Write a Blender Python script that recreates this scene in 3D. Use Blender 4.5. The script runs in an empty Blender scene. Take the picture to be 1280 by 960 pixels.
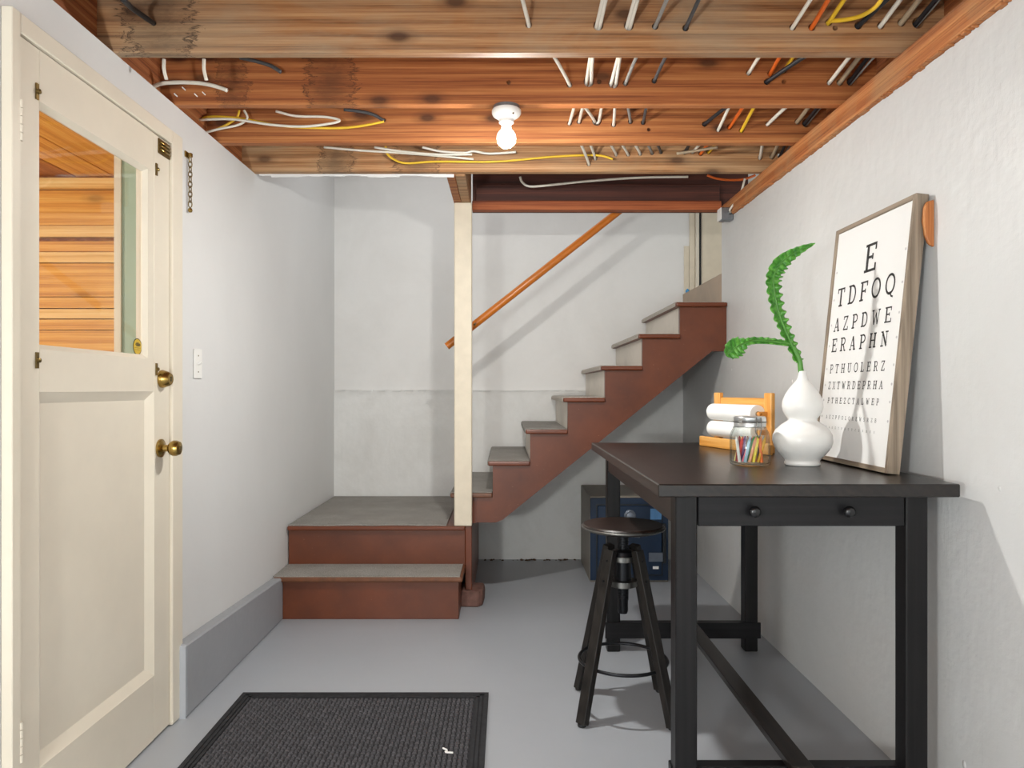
import bpy, bmesh, math, random
from mathutils import Vector, Matrix
random.seed(7)
SC = bpy.context.scene
COL = SC.collection
PI = math.pi

# ------------------------------------------------------------------ camera, world, lights, exposure
H = 1.17                      # eye height
FPX = 900.0                   # focal length in pixels of the 1280 wide frame
VX, VY = 633.0, 487.0
cam = bpy.data.cameras.new('camera'); cam.sensor_width = 36.0; cam.lens = 36.0 * FPX / 1280
cam.shift_x = (640 - VX) / 1280; cam.shift_y = (VY - 480) / 1280
cam.clip_start = 0.05
camo = bpy.data.objects.new('camera', cam); COL.objects.link(camo)
camo.location = (0, 0, H); camo.rotation_euler = (PI / 2, 0, 0)
SC.camera = camo
SC.view_settings.view_transform = 'Standard'; SC.view_settings.look = 'None'
SC.view_settings.gamma = 1; SC.view_settings.use_curve_mapping = False
SC.view_settings.exposure = 0.88
w = bpy.data.worlds.new('world'); SC.world = w; w.use_nodes = True
w.node_tree.nodes['Background'].inputs[0].default_value = (0.95, 1.0, 0.98, 1)
w.node_tree.nodes['Background'].inputs[1].default_value = 0.42
BULB_POWER = 1250.0            # emission strength of the bare bulb


def lamp(name, kind, loc, power, color=(1, 1, 1), size=0.3, target=None, sy=None):
    l = bpy.data.lights.new(name, kind); l.energy = power; l.color = color
    if kind == 'AREA':
        l.size = size
        if sy: l.shape = 'RECTANGLE'; l.size_y = sy
    else:
        l.shadow_soft_size = size
    o = bpy.data.objects.new(name, l); COL.objects.link(o); o.location = loc
    if target:
        o.rotation_euler = (Vector(target) - Vector(loc)).to_track_quat('-Z', 'Y').to_euler()
    return o


# fill lights added out of view, without fixtures
lamp('left_flash_fill', 'POINT', (-0.85, -0.45, 1.05), 66, (0.97, 1.0, 0.98), 0.09)  # stands in for an unseen flash left of the camera
lamp('rear_fill', 'AREA', (0.1, -1.7, 1.25), 15, (0.93, 0.99, 1.0), 2.2, (0, 3, 1.2), 1.9)  # added soft fill from behind the camera, evens out the walls
lamp('stairwell_fill', 'AREA', (0.0, 4.2, 2.96), 6, (0.97, 0.98, 1.0), 1.8, (0.0, 4.6, 0), 0.9)  # added wash from above to brighten the back wall
lamp('porch_fill', 'POINT', (-2.7, 1.3, 1.5), 36, (1.0, 0.90, 0.72), 0.15)  # added warm fill that brightens the boards behind the door glass


def P(x, y, d):
    """photo pixel + distance -> room point"""
    return Vector(((x - VX) * d / FPX, d, H - (y - VY) * d / FPX))


# ------------------------------------------------------------------ materials
def lin(c):
    if isinstance(c, str):
        c = [int(c[i:i + 2], 16) / 255 for i in (0, 2, 4)]
    return tuple((v / 12.92 if v <= 0.04045 else ((v + 0.055) / 1.055) ** 2.4) for v in c[:3]) + (1,)


class NT:
    def __init__(s, name):
        s.m = bpy.data.materials.new(name); s.m.use_nodes = True
        s.t = s.m.node_tree; s.b = s.t.nodes['Principled BSDF']

    def n(s, typ, **kw):
        nd = s.t.nodes.new(typ)
        for k, v in kw.items():
            if k.startswith('i_'):
                k = k[2:]; nd.inputs[int(k) if k.isdigit() else k.replace('_', ' ')].default_value = v
            else:
                setattr(nd, k, v)
        return nd

    def l(s, a, b):
        s.t.links.new(a, b)

    def ramp(s, fac, stops):
        r = s.n('ShaderNodeValToRGB')
        el = r.color_ramp.elements
        while len(el) < len(stops): el.new(0.5)
        for e, (p, c) in zip(el, stops):
            e.position = p; e.color = c if len(c) == 4 else (*c, 1)
        s.l(fac, r.inputs[0]); return r.outputs[0]

    def mix(s, fac, a, b, mode='MIX'):
        m = s.n('ShaderNodeMix', data_type='RGBA', blend_type=mode)
        for sock, v in ((m.inputs[0], fac), (m.inputs[6], a), (m.inputs[7], b)):
            if hasattr(v, 'is_linked') or hasattr(v, 'links'): s.l(v, sock)
            else: sock.default_value = v
        return m.outputs[2]

    def math(s, op, a, b=None):
        m = s.n('ShaderNodeMath', operation=op)
        for sock, v in ((m.inputs[0], a), (m.inputs[1], b)):
            if v is None: continue
            if hasattr(v, 'links'): s.l(v, sock)
            else: sock.default_value = v
        return m.outputs[0]

    def coords(s, scale=(1, 1, 1), rnd=True):
        tc = s.n('ShaderNodeTexCoord'); mp = s.n('ShaderNodeMapping'); mp.inputs['Scale'].default_value = scale
        src = tc.outputs['Object']
        if rnd:
            oi = s.n('ShaderNodeObjectInfo'); vm = s.n('ShaderNodeVectorMath', operation='SCALE')
            vm.inputs[0].default_value = (7.3, 5.1, 9.7); s.l(oi.outputs['Random'], vm.inputs['Scale'])
            ad = s.n('ShaderNodeVectorMath', operation='ADD'); s.l(src, ad.inputs[0]); s.l(vm.outputs[0], ad.inputs[1]); src = ad.outputs[0]
        s.l(src, mp.inputs[0]); return mp.outputs[0]

    def noise(s, vec, scale=5, detail=4, rough=0.6, dist=0.0):
        nz = s.n('ShaderNodeTexNoise', i_Scale=scale, i_Detail=detail, i_Roughness=rough, i_Distortion=dist)
        s.l(vec, nz.inputs['Vector']); return nz.outputs['Fac']

    def bump(s, h, strength=0.3, dist=0.01):
        b = s.n('ShaderNodeBump', i_Strength=strength, i_Distance=dist)
        s.l(h, b.inputs['Height']); s.l(b.outputs[0], s.b.inputs['Normal'])

    def col(s, c):
        if hasattr(c, 'links'): s.l(c, s.b.inputs['Base Color'])
        else: s.b.inputs['Base Color'].default_value = c


def flat(name, c, rough=0.5, metal=0.0, var=0.08, vs=30, bump=0.0, spec=0.5, coat=0):
    t = NT(name); c = lin(c)
    v = t.noise(t.coords(), vs, 4)
    a = tuple(x * (1 - var) for x in c[:3]) + (1,); b = tuple(min(1, x * (1 + var)) for x in c[:3]) + (1,)
    t.col(t.ramp(v, [(0.3, a), (0.7, b)]))
    t.b.inputs['Roughness'].default_value = rough; t.b.inputs['Metallic'].default_value = metal
    t.b.inputs['Specular IOR Level'].default_value = spec
    if coat: t.b.inputs['Coat Weight'].default_value = coat; t.b.inputs['Coat Roughness'].default_value = 0.1
    if bump: t.bump(v, bump, 0.004)
    return t.m


def wood(name, dark, mid, light, along='X', rough=0.65, fine=64, ring=5.0, stain=None, knots=0.0, grey=None, bump=0.25):
    t = NT(name)
    ax = 'XYZ'.index(along)
    sc = [fine] * 3; sc[ax] = 0.7
    sc2 = [ring] * 3; sc2[ax] = 0.45
    n1 = t.noise(t.coords(sc), 2.2, 8, 0.72, 0.3)
    v2 = t.coords(sc2)
    wv = t.n('ShaderNodeTexWave', wave_type='RINGS', rings_direction=along, i_Scale=1.6, i_Distortion=9.0, i_Detail=3.0, i_2=5.0)
    wv.inputs['Detail Scale'].default_value = 1.2
    t.l(v2, wv.inputs['Vector'])
    f = t.math('ADD', t.math('MULTIPLY', n1, 0.86), t.math('MULTIPLY', wv.outputs['Fac'], 0.14))
    c = t.ramp(f, [(0.33, lin(dark)), (0.5, lin(mid)), (0.67, lin(light))])
    if grey:
        g = t.noise(t.coords((0.8, 2.5, 2.5)), 2.2, 5, 0.6, 0.6)
        c = t.mix(t.ramp(g, [(0.42, (0, 0, 0, 1)), (0.66, (0.85, 0.85, 0.85, 1))]), c, t.mix(0.5, lin(grey), c, 'MULTIPLY') if 0 else t.mix(0.62, c, lin(grey)))
    if knots:
        vo = t.n('ShaderNodeTexVoronoi', i_Scale=1.0); ks = [5.5] * 3; ks[ax] = 2.6
        if along == 'X':
            sp_ = t.n('ShaderNodeSeparateXYZ'); cb_ = t.n('ShaderNodeCombineXYZ'); t.l(t.coords(ks), sp_.inputs[0])
            t.l(sp_.outputs[0], cb_.inputs[0]); t.l(sp_.outputs[2], cb_.inputs[1]); vo.voronoi_dimensions = '2D'; t.l(cb_.outputs[0], vo.inputs['Vector'])
        else: t.l(t.coords(ks), vo.inputs['Vector'])
        k = t.ramp(vo.outputs['Distance'], [(0.05, (1, 1, 1, 1)), (0.11, (0.35, 0.35, 0.35, 1)), (0.2, (0, 0, 0, 1))])
        c = t.mix(t.math('MULTIPLY', k, knots), c, lin('3a1c0e'))
    if stain:
        for (pos, rad, amp) in stain:
            tc = t.n('ShaderNodeTexCoord')
            d = t.n('ShaderNodeVectorMath', operation='DISTANCE'); d.inputs[1].default_value = pos
            sm = t.n('ShaderNodeVectorMath', operation='MULTIPLY'); sm.inputs[1].default_value = (1, .5, .38); t.l(tc.outputs['Object'], sm.inputs[0])
            d.inputs[1].default_value = (pos[0], pos[1] * .5, pos[2] * .38); t.l(sm.outputs[0], d.inputs[0])
            nz = t.noise(t.coords((5, 20, 20), False), 2.0, 7, 0.75, 1.2)
            r = t.math('ADD', d.outputs['Value'], t.math('MULTIPLY', t.math('SUBTRACT', nz, 0.5), amp))
            ring_ = t.ramp(r, [(rad * 0.15, (0.5, 0.5, 0.5, 1)), (rad * 0.86, (0.18, 0.18, 0.18, 1)), (rad * 0.95, (0.95, 0.95, 0.95, 1)), (rad * 1.05, (0, 0, 0, 1))])
            c = t.mix(ring_, c, lin('1d0f0b'))
    t.col(c); t.b.inputs['Roughness'].default_value = rough
    t.bump(f, bump, 0.004)
    return t.m


def wallmat(name, c, rough=0.55, lumps=0.25, specks=False, streak=False, grime=0.0, ds=6.0):
    t = NT(name); c = lin(c)
    v = t.coords((1, 1, 1), False)
    n1 = t.noise(v, 2.2, 6, 0.55); n2 = t.noise(v, 26, 5, 0.6)
    cc = t.ramp(n1, [(0.3, tuple(x * 0.95 for x in c[:3]) + (1,)), (0.7, c)])
    h = t.math('ADD', t.math('MULTIPLY', t.noise(v, ds, 3, 0.5), 1.0), t.math('MULTIPLY', n2, 0.22))
    if streak:
        st = t.noise(t.coords((14, 14, 0.8), False), 1.0, 4, 0.6, 0.4)
        h = t.math('ADD', h, t.math('MULTIPLY', st, 0.18))
    if specks:
        vo = t.n('ShaderNodeTexVoronoi', i_Scale=9.0); vo.inputs['Randomness'].default_value = 1.0
        t.l(t.coords((1, 1, 0.75), False), vo.inputs['Vector'])
        sp = t.ramp(vo.outputs['Distance'], [(0.04, (1, 1, 1, 1)), (0.085, (0, 0, 0, 1))])
        gate = t.ramp(t.noise(v, 3.0, 2), [(0.5, (0, 0, 0, 1)), (0.56, (1, 1, 1, 1))])
        sp = t.math('MULTIPLY', sp, gate)
        h = t.math('ADD', h, t.math('MULTIPLY', sp, 1.0))
        cc = t.mix(sp, cc, (0.93, 0.92, 0.9, 1))
    if grime:
        g = t.noise(v, 1.7, 7, 0.7, 0.5)
        cc = t.mix(t.ramp(g, [(0.45, (0, 0, 0, 1)), (0.8, (grime,) * 3)]), cc, lin('8d8678'))
    t.col(cc); t.b.inputs['Roughness'].default_value = rough
    t.bump(h, lumps, 0.02)
    return t.m


def clearglass(name, tint=(1, 1, 1, 1), refl=0.10, ior=1.45, edge=None):
    t = NT(name)
    tr = t.n('ShaderNodeBsdfTransparent'); tr.inputs[0].default_value = tint
    gl = t.n('ShaderNodeBsdfGlossy'); gl.inputs['Roughness'].default_value = 0.02
    lw = t.n('ShaderNodeLayerWeight', i_Blend=0.5)
    if edge: t.l(t.ramp(lw.outputs['Facing'], [(0.45, tint), (0.97, edge)]), tr.inputs[0])
    f0 = ((ior - 1) / (ior + 1)) ** 2
    fr = t.math('ADD', t.math('MULTIPLY', t.math('POWER', lw.outputs['Facing'], 5.0), 0.75), f0)
    mx = t.n('ShaderNodeMixShader'); t.l(fr, mx.inputs[0]); t.l(tr.outputs[0], mx.inputs[1]); t.l(gl.outputs[0], mx.inputs[2])
    t.l(mx.outputs[0], t.t.nodes['Material Output'].inputs['Surface'])
    return t.m


def emit(name, c, s):
    t = NT(name); t.b.inputs['Base Color'].default_value = (1, 1, 1, 1)
    t.b.inputs['Emission Color'].default_value = c; t.b.inputs['Emission Strength'].default_value = s
    return t.m


M = {}
M['wall_white'] = wallmat('white_wall_paint', 'dededd', 0.5, 0.10)
M['wall_back'] = wallmat('pale_plaster', 'e6e4e1', 0.55, 0.12, grime=0.12)
M['wall_base'] = wallmat('pale_concrete_paint', 'e4e3e0', 0.55, 0.3, streak=True, grime=0.3)
M['wall_rough'] = wallmat('lumpy_white_concrete_paint', 'd1d1d0', 0.42, 0.42, specks=True, streak=True, grime=0.12, ds=4.5)
M['floor'] = wallmat('grey_floor_paint', 'a3a7ad', 0.34, 0.05, grime=0.06)
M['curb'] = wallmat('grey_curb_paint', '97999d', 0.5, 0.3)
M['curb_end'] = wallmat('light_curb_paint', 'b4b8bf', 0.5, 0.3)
M['cream'] = flat('cream_gloss_paint', 'ddd4c3', 0.36, var=0.03, vs=6, bump=0.03)
M['creampost'] = flat('cream_post_paint', 'd9cdb8', 0.5, var=0.05, vs=14, bump=0.1)
M['jamb_green'] = flat('pale_green_paint', 'a3b8a4', 0.45, var=0.05, vs=9)
M['joist_tan'] = wood('tan_joist_wood', '70421f', 'a57247', 'c29567', 'X', grey='a4977f', knots=0.8, stain=[((-1.05, -0.02, 0.17), 0.11, 0.26)])
M['joist_red'] = wood('red_joist_wood', '773a18', 'a86334', 'c28049', 'X', knots=0.75, stain=[((-0.63, -0.02, 0.085), 0.085, 0.22), ((-0.98, -0.02, 0.1), 0.055, 0.22)])
M['joist_brown'] = wood('brown_joist_wood', '733c1b', 'a36133', 'bf824c', 'X', knots=0.85)
M['joist_pale'] = wood('pale_joist_wood', '6d4426', 'a9764a', 'cda074', 'X', grey='a59273', knots=0.7, stain=[((-0.80, -0.02, 0.06), 0.08, 0.2), ((-0.42, -0.02, 0.05), 0.10, 0.25)])
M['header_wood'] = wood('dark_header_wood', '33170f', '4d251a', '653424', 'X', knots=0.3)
M['header_lip'] = wood('header_lip_wood', '743314', 'a4552b', 'b96a3a', 'X')
M['sill_wood'] = wood('sill_wood', '7a3c1a', 'b06a38', 'cb8b55', 'Y', grey='a98660', knots=0.4)
M['block_wood'] = wood('blocking_wood', '6b3517', '9c5a30', 'b4794a', 'Y', knots=0.3)
M['sub_wood'] = wood('subfloor_wood', '5d3318', '8c5a34', 'a6744a', 'Y')
M['rail_wood'] = flat('orange_rail_varnish', 'bf6c1f', 0.28, var=0.10, vs=9)
M['porch_wood'] = wood('orange_cedar', 'bd7426', 'e0a046', 'eebb66', 'X', 0.6, knots=0.4, bump=0.1)
M['porch_pale'] = wood('pale_cedar', 'd9a257', 'eec17a', 'f6d698', 'X', 0.6, bump=0.1)
M['porch_ceil'] = wood('porch_ceiling_cedar', 'bd7426', 'dd9a40', 'ecb45e', 'Y', 0.6, bump=0.1)
M['porch_dark'] = wood('dark_cedar', '7a3a12', '99531f', 'b36d33', 'Y', 0.6, bump=0.1)
M['stair_brown'] = flat('brown_stair_paint', '662f12', 0.38, var=0.14, vs=5, bump=0.06)
t = NT('scuffed_stair_paint')
n_ = t.noise(t.coords((1, 1, 1), False), 4, 6, 0.65); s_ = t.noise(t.coords((1, 1, 3), False), 34, 3, 0.7)
t.col(t.mix(t.ramp(s_, [(0.70, (0, 0, 0, 1)), (0.76, (0.7, 0.7, 0.7, 1))]), t.ramp(n_, [(0.3, lin('55270e')), (0.7, lin('6f3618'))]), lin('a5795c')))
t.b.inputs['Roughness'].default_value = 0.4; t.bump(n_, 0.1, 0.004)
M['stair_scuff'] = t.m
M['riser_white'] = wallmat('scuffed_riser_paint', 'dbd3c7', 0.55, 0.15, grime=0.5, ds=12)
M['riser_stain'] = wallmat('stained_riser', 'b09c88', 0.6, 0.2, grime=0.9, ds=12)
M['nosing'] = flat('worn_nosing', '6a3f24', 0.4, var=0.25, vs=22)
t = NT('grey_carpet'); v_ = t.coords((1, 1, 1), False)
n_ = t.noise(v_, 240, 3, 0.8); n2_ = t.noise(v_, 5, 4)
t.col(t.mix(0.35, t.ramp(n_, [(0.32, lin('63605c')), (0.68, lin('bab6af'))]), t.ramp(n2_, [(0.3, lin('75716b')), (0.7, lin('a29e98'))])))
t.b.inputs['Roughness'].default_value = 0.95; t.b.inputs['Specular IOR Level'].default_value = 0.1; t.bump(n_, 0.6, 0.004)
M['carpet'] = t.m
M['carpet_pale'] = flat('pale_upper_carpet', 'b3aca3', 0.95, var=0.25, vs=120, bump=0.4, spec=0.1)  # paler carpet colour for the upper treads
M['table'] = wood('black_brown_wood', '120f0e', '1b1614', '271f1b', 'Y', 0.3, fine=30, ring=9, bump=0.1)
M['table_x'] = wood('black_brown_wood_across', '0f0f10', '151416', '1c1a1c', 'X', 0.4, fine=30, ring=9, bump=0.08)
M['table_z'] = wood('black_brown_wood_upright', '0f0e0f', '151415', '1d1b1c', 'Z', 0.4, fine=30, ring=9, bump=0.08)
M['knob_black'] = flat('black_knob', '141416', 0.25)
M['steel_dark'] = flat('dark_steel', '26272a', 0.38, 0.8, var=0.15)
M['steel_edge'] = flat('worn_steel', '6d6c69', 0.35, 0.9, var=0.15)
M['stool_wood'] = wood('dark_stool_wood', '161413', '211e1c', '2b2725', 'Z', 0.42, fine=30, ring=9, bump=0.1)
M['stool_seat'] = wood('dark_seat_wood', '120c0a', '1e130f', '2d1c14', 'X', 0.36, fine=26, ring=8, bump=0.1)
M['ceramic'] = flat('matt_white_ceramic', 'e8e7e4', 0.4, var=0.01, coat=0.15)
M['pine'] = wood('orange_pine', 'c9822f', 'e0a04e', 'edb76c', 'Y', 0.4, fine=20, bump=0.06)
M['paper'] = flat('white_paper', 'f3f2ef', 0.8, var=0.01)
M['chart_paper'] = flat('chart_paper', 'e0dfdd', 0.7, var=0.015, vs=4)
M['ink'] = flat('black_ink', '2c2a2a', 0.7)
M['dot'] = flat('pale_ink', 'b9b7b8', 0.7)
M['frame_wood'] = wood('weathered_frame_wood', '665748', '867766', 'a08f7c', 'Z', 0.6, fine=30, ring=8, bump=0.15)
M['frame_wood_y'] = wood('weathered_frame_wood_rail', '665748', '867766', 'a08f7c', 'Y', 0.6, fine=30, ring=8, bump=0.15)
M['peg_wood'] = wood('orange_peg_wood', '8c4a1e', 'b9723c', 'd29a63', 'Z', 0.5, bump=0.05)
M['leaf'] = None
t = NT('crinkled_green_leaf'); n_ = t.noise(t.coords((1, 1, 1), False), 55, 4, 0.6)
t.col(t.ramp(n_, [(0.3, lin('2f6d22')), (0.5, lin('4d9133')), (0.72, lin('79b84e'))])); t.b.inputs['Roughness'].default_value = 0.4
t.bump(n_, 0.25, 0.004); M['leaf'] = t.m
M['stem'] = flat('green_stem', '4f8a35', 0.45, var=0.2)
M['glass'] = clearglass('window_glass')
M['jar_glass'] = clearglass('jar_glass', (0.97, 0.985, 0.98, 1), ior=1.5, edge=(0.42, 0.46, 0.46, 1))
M['lid'] = flat('galvanised_lid', 'c4c6c6', 0.3, 0.85, var=0.08)
M['safe_blue'] = flat('blue_safe_enamel', '06213c', 0.38, var=0.1, vs=5)
M['safe_grey'] = flat('taupe_safe_paint', '857d72', 0.5, var=0.08)
M['safe_black'] = flat('black_safe_trim', '15181c', 0.4)
M['safe_lblue'] = flat('light_blue_plate', '4f7fae', 0.4)
M['plate'] = flat('brushed_plate', '6d7480', 0.4, 0.5)
M['brass'] = flat('aged_brass', 'a98c4e', 0.25, 1.0, var=0.12)
M['brass_dark'] = flat('dark_brass', '7d6a43', 0.38, 1.0, var=0.2)
M['plastic'] = flat('ivory_plastic', 'ecebe7', 0.4, var=0.01)
M['porcelain'] = flat('white_porcelain', 'f4f3f0', 0.3, var=0.01)
M['box_metal'] = flat('galvanised_box', '8f949a', 0.4, 0.8, var=0.15)
M['wire_white'] = flat('cream_cable_jacket', 'e3ddd0', 0.45, var=0.04)
M['wire_grey'] = flat('grey_cable_jacket', '8f8c87', 0.5, var=0.08)
M['wire_dark'] = flat('charcoal_cable_jacket', '4a4a4c', 0.5, var=0.1)
M['wire_black'] = flat('black_cable_jacket', '232428', 0.5, var=0.1)
M['wire_tan'] = flat('tan_cable_jacket', 'a8957c', 0.55, var=0.08)
M['wire_yellow'] = flat('yellow_cable_jacket', 'e3b82e', 0.45, var=0.05)
M['wire_orange'] = flat('orange_cable_jacket', 'd8641f', 0.45, var=0.05)
M['sticker_gold'] = flat('gold_sticker', 'c9a72c', 0.4, var=0.08)
M['sticker_dark'] = flat('dark_sticker_print', '2d2a18', 0.5)
M['rug'] = flat('charcoal_mat', '504f52', 0.9, var=0.3, vs=60, spec=0.1)
M['rug_edge'] = flat('charcoal_mat_edge', '343436', 0.85, var=0.2, vs=40, spec=0.1)
M['stone'] = flat('red_brown_stone', '6a4a41', 0.8, var=0.45, vs=16, bump=0.8)
M['dirt'] = flat('brown_dirt', '5b4636', 0.9, var=0.3)
M['tape'] = flat('blue_tape', '3d8fc4', 0.5)
M['deck'] = flat('porch_deck', '8f8a82', 0.8, var=0.1)
M['bulb'] = emit('lit_bulb', (1.0, 0.99, 0.95, 1), BULB_POWER)
M['bulb_top'] = emit('glowing_bulb_neck', (1.0, 0.97, 0.92, 1), 6.0)

for k_ in ('table_x', 'table_z', 'stool_wood'):
    M[k_].node_tree.nodes['Principled BSDF'].inputs['Specular IOR Level'].default_value = 0.28

# ------------------------------------------------------------------ mesh helpers
INV = {}


def thing(name, label, cat, loc=(0, 0, 0), rotz=0, group=None, kind=None):
    o = bpy.data.objects.new(name, None); COL.objects.link(o)
    o.empty_display_size = 0.05
    o.location = loc; o.rotation_euler = (0, 0, rotz)
    tag(o, label, cat, group, kind)
    INV[o] = (Matrix.Translation(Vector(loc)) @ Matrix.Rotation(rotz, 4, 'Z')).inverted()
    return o


def tag(o, label=None, cat=None, group=None, kind=None):
    if label: o['label'] = label
    if cat: o['category'] = cat
    if group: o['group'] = group
    if kind: o['kind'] = kind
    return o


def root_inv(p):
    while p is not None:
        if p in INV: return INV[p]
        p = p.parent
    return Matrix.Identity(4)


def obj(name, bm, mat, parent=None, smooth=False, bevel=0.0, local=False, origin=None, seg=1, auto=None):
    """link bm (world coordinates unless local) as ONE object; children share the root's local space"""
    if parent is not None and not local:
        bm.transform(root_inv(parent))
    if bevel:
        bmesh.ops.bevel(bm, geom=list(bm.edges), offset=bevel, segments=seg, affect='EDGES', profile=0.5, clamp_overlap=True)
    if parent is None and origin is not None:
        bm.transform(Matrix.Translation(-Vector(origin)))
    bmesh.ops.recalc_face_normals(bm, faces=bm.faces)
    me = bpy.data.meshes.new(name); bm.to_mesh(me); bm.free()
    if smooth:
        me.polygons.foreach_set('use_smooth', [True] * len(me.polygons))
    for m in (mat if isinstance(mat, (list, tuple)) else [mat]): me.materials.append(m)
    o = bpy.data.objects.new(name, me); COL.objects.link(o)
    if smooth and auto:
        try: me.set_sharp_from_angle(angle=math.radians(auto))
        except Exception: pass
    if parent is not None:
        o.parent = parent
        if parent not in INV and parent.parent is not None and False: pass
    elif origin is not None:
        o.location = origin
    return o


def box(bm, x0, x1, y0, y1, z0, z1, mi=0):
    vs = [bm.verts.new((x, y, z)) for x in (x0, x1) for y in (y0, y1) for z in (z0, z1)]
    for f in ((0, 1, 3, 2), (4, 6, 7, 5), (0, 4, 5, 1), (2, 3, 7, 6), (0, 2, 6, 4), (1, 5, 7, 3)):
        bm.faces.new([vs[i] for i in f]).material_index = mi
    return vs


def B(*boxes):
    bm = bmesh.new()
    for b in boxes: box(bm, *b)
    return bm


def prism(bm, pts, axis, a, b):
    """polygon pts in the two remaining axes, extruded along axis from a to b"""
    def mk(p, h):
        if axis == 'y': return (p[0], h, p[1])
        if axis == 'x': return (h, p[0], p[1])
        return (p[0], p[1], h)
    A = [bm.verts.new(mk(p, a)) for p in pts]; Bv = [bm.verts.new(mk(p, b)) for p in pts]
    n = len(pts)
    bm.faces.new(A); bm.faces.new(Bv[::-1])
    for i in range(n): bm.faces.new((A[i], Bv[i], Bv[(i + 1) % n], A[(i + 1) % n]))


def lathe(bm, prof, seg=32, center=(0, 0, 0), M4=None, sq=0.0):
    """prof: (r, z); M4 optional transform; sq: superellipse squareness"""
    rings = []
    for r, z in prof:
        if r < 1e-6:
            rings.append([bm.verts.new((0, 0, z))])
        else:
            ring = []
            for i in range(seg):
                a = 2 * PI * i / seg; c, s = math.cos(a), math.sin(a); k = 1.0
                if sq:
                    p = 2 + sq; k = 1 / (abs(c) ** p + abs(s) ** p) ** (1 / p)
                ring.append(bm.verts.new((r * k * c, r * k * s, z)))
            rings.append(ring)
    for A, Bq in zip(rings, rings[1:]):
        if len(A) == 1 and len(Bq) == 1: continue
        for i in range(seg):
            j = (i + 1) % seg
            if len(A) == 1: bm.faces.new((A[0], Bq[j], Bq[i]))
            elif len(Bq) == 1: bm.faces.new((A[i], A[j], Bq[0]))
            else: bm.faces.new((A[i], A[j], Bq[j], Bq[i]))
    if len(rings[0]) > 1: bm.faces.new(rings[0][::-1])
    if len(rings[-1]) > 1: bm.faces.new(rings[-1])
    vs = [v for r in rings for v in r]
    if M4 is not None: bmesh.ops.transform(bm, matrix=M4, verts=vs)
    else: bmesh.ops.translate(bm, vec=center, verts=vs)


def axis_m(p, d, roll=0):
    """matrix putting local +Z along d at p"""
    q = Vector(d).to_track_quat('Z', 'Y')
    return Matrix.Translation(Vector(p)) @ q.to_matrix().to_4x4() @ Matrix.Rotation(roll, 4, 'Z')


def smoothpath(pts, n=6):
    pts = [Vector(p) for p in pts]
    if len(pts) < 3: return pts
    out = []
    for i in range(len(pts) - 1):
        p0 = pts[max(i - 1, 0)]; p1 = pts[i]; p2 = pts[i + 1]; p3 = pts[min(i + 2, len(pts) - 1)]
        for k in range(n):
            t = k / n
            out.append(0.5 * ((2 * p1) + (p2 - p0) * t + (2 * p0 - 5 * p1 + 4 * p2 - p3) * t * t + (3 * p1 - p0 - 3 * p2 + p3) * t ** 3))
    out.append(pts[-1]); return out


def tube(bm, pts, r, seg=8, closed=False, flatk=1.0):
    pts = [Vector(p) for p in pts]; n = len(pts); rings = []
    up = Vector((0, 0, 1)); prev = None
    for i in range(n):
        a = pts[(i - 1) % n] if (closed or i > 0) else pts[i]
        b = pts[(i + 1) % n] if (closed or i < n - 1) else pts[i]
        d = (b - a).normalized()
        if prev is None:
            u = d.cross(up)
            if u.length < 1e-3: u = d.cross(Vector((1, 0, 0)))
        else:
            u = prev - d * prev.dot(d)
        u.normalize(); prev = u; v = d.cross(u)
        rr = r(i / (n - 1)) if callable(r) else r
        rings.append([bm.verts.new(pts[i] + u * (rr * math.cos(2 * PI * k / seg)) + v * (rr * flatk * math.sin(2 * PI * k / seg))) for k in range(seg)])
    m = n if closed else n - 1
    for i in range(m):
        A = rings[i]; Bq = rings[(i + 1) % n]
        for k in range(seg):
            bm.faces.new((A[k], A[(k + 1) % seg], Bq[(k + 1) % seg], Bq[k]))
    if not closed:
        bm.faces.new(rings[0][::-1]); bm.faces.new(rings[-1])


def beam(bm, p, q, wx, wy, up=(0, 1, 0)):
    """square bar from p to q"""
    p, q = Vector(p), Vector(q); d = (q - p).normalized()
    u = Vector(up).cross(d).normalized(); v = d.cross(u)
    vs = []
    for c in (p, q):
        for a, b in ((-1, -1), (1, -1), (1, 1), (-1, 1)):
            vs.append(bm.verts.new(c + u * (a * wx / 2) + v * (b * wy / 2)))
    for f in ((3, 2, 1, 0), (4, 5, 6, 7), (0, 1, 5, 4), (1, 2, 6, 5), (2, 3, 7, 6), (3, 0, 4, 7)):
        bm.faces.new([vs[i] for i in f])


def struct(name, bm, mat, **k):
    o = obj(name, bm, mat, **k); o['kind'] = 'structure'; return o


# ------------------------------------------------------------------ room shell
XL, XR, YB = -1.188, 1.217, 4.972
ZJ = 2.19                     # underside of the joists
YR = -1.75                    # open rear end of the room
DX0, DX1, DZ = 1.70, 2.515, 2.035    # door opening in the left wall
tag(struct('floor', B((-1.34, 2.3, YR, 5.1, -0.12, 0.0)), M['floor']), 'painted grey concrete floor of the basement', 'floor')
bm = B((-1.34, XL, YR, DX0, 0, ZJ), (-1.34, XL, DX1, 3.40, 0, ZJ), (-1.34, XL, DX0, DX1, DZ, ZJ), (-1.34, XL, 3.40, 5.1, 0, 3.0))
tag(struct('wall_left', bm, M['wall_white']), 'smooth white wall on the left with the cream door in it', 'wall')
bm = B((XR, XR + 0.15, YR, 4.07, 0, 2.108), (XR, XR + 0.15, 4.07, YB, 0, 1.642), (XR, XR + 0.15, 4.066, 4.07, 2.108, 3.0))
tag(struct('wall_right', bm, M['wall_rough']), 'lumpy white painted concrete wall on the right behind the table', 'wall')
wb = thing('wall_back', 'pale back wall behind the stairs, with a ledge at eye level', 'wall', (0, YB, 0), kind='structure')
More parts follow.
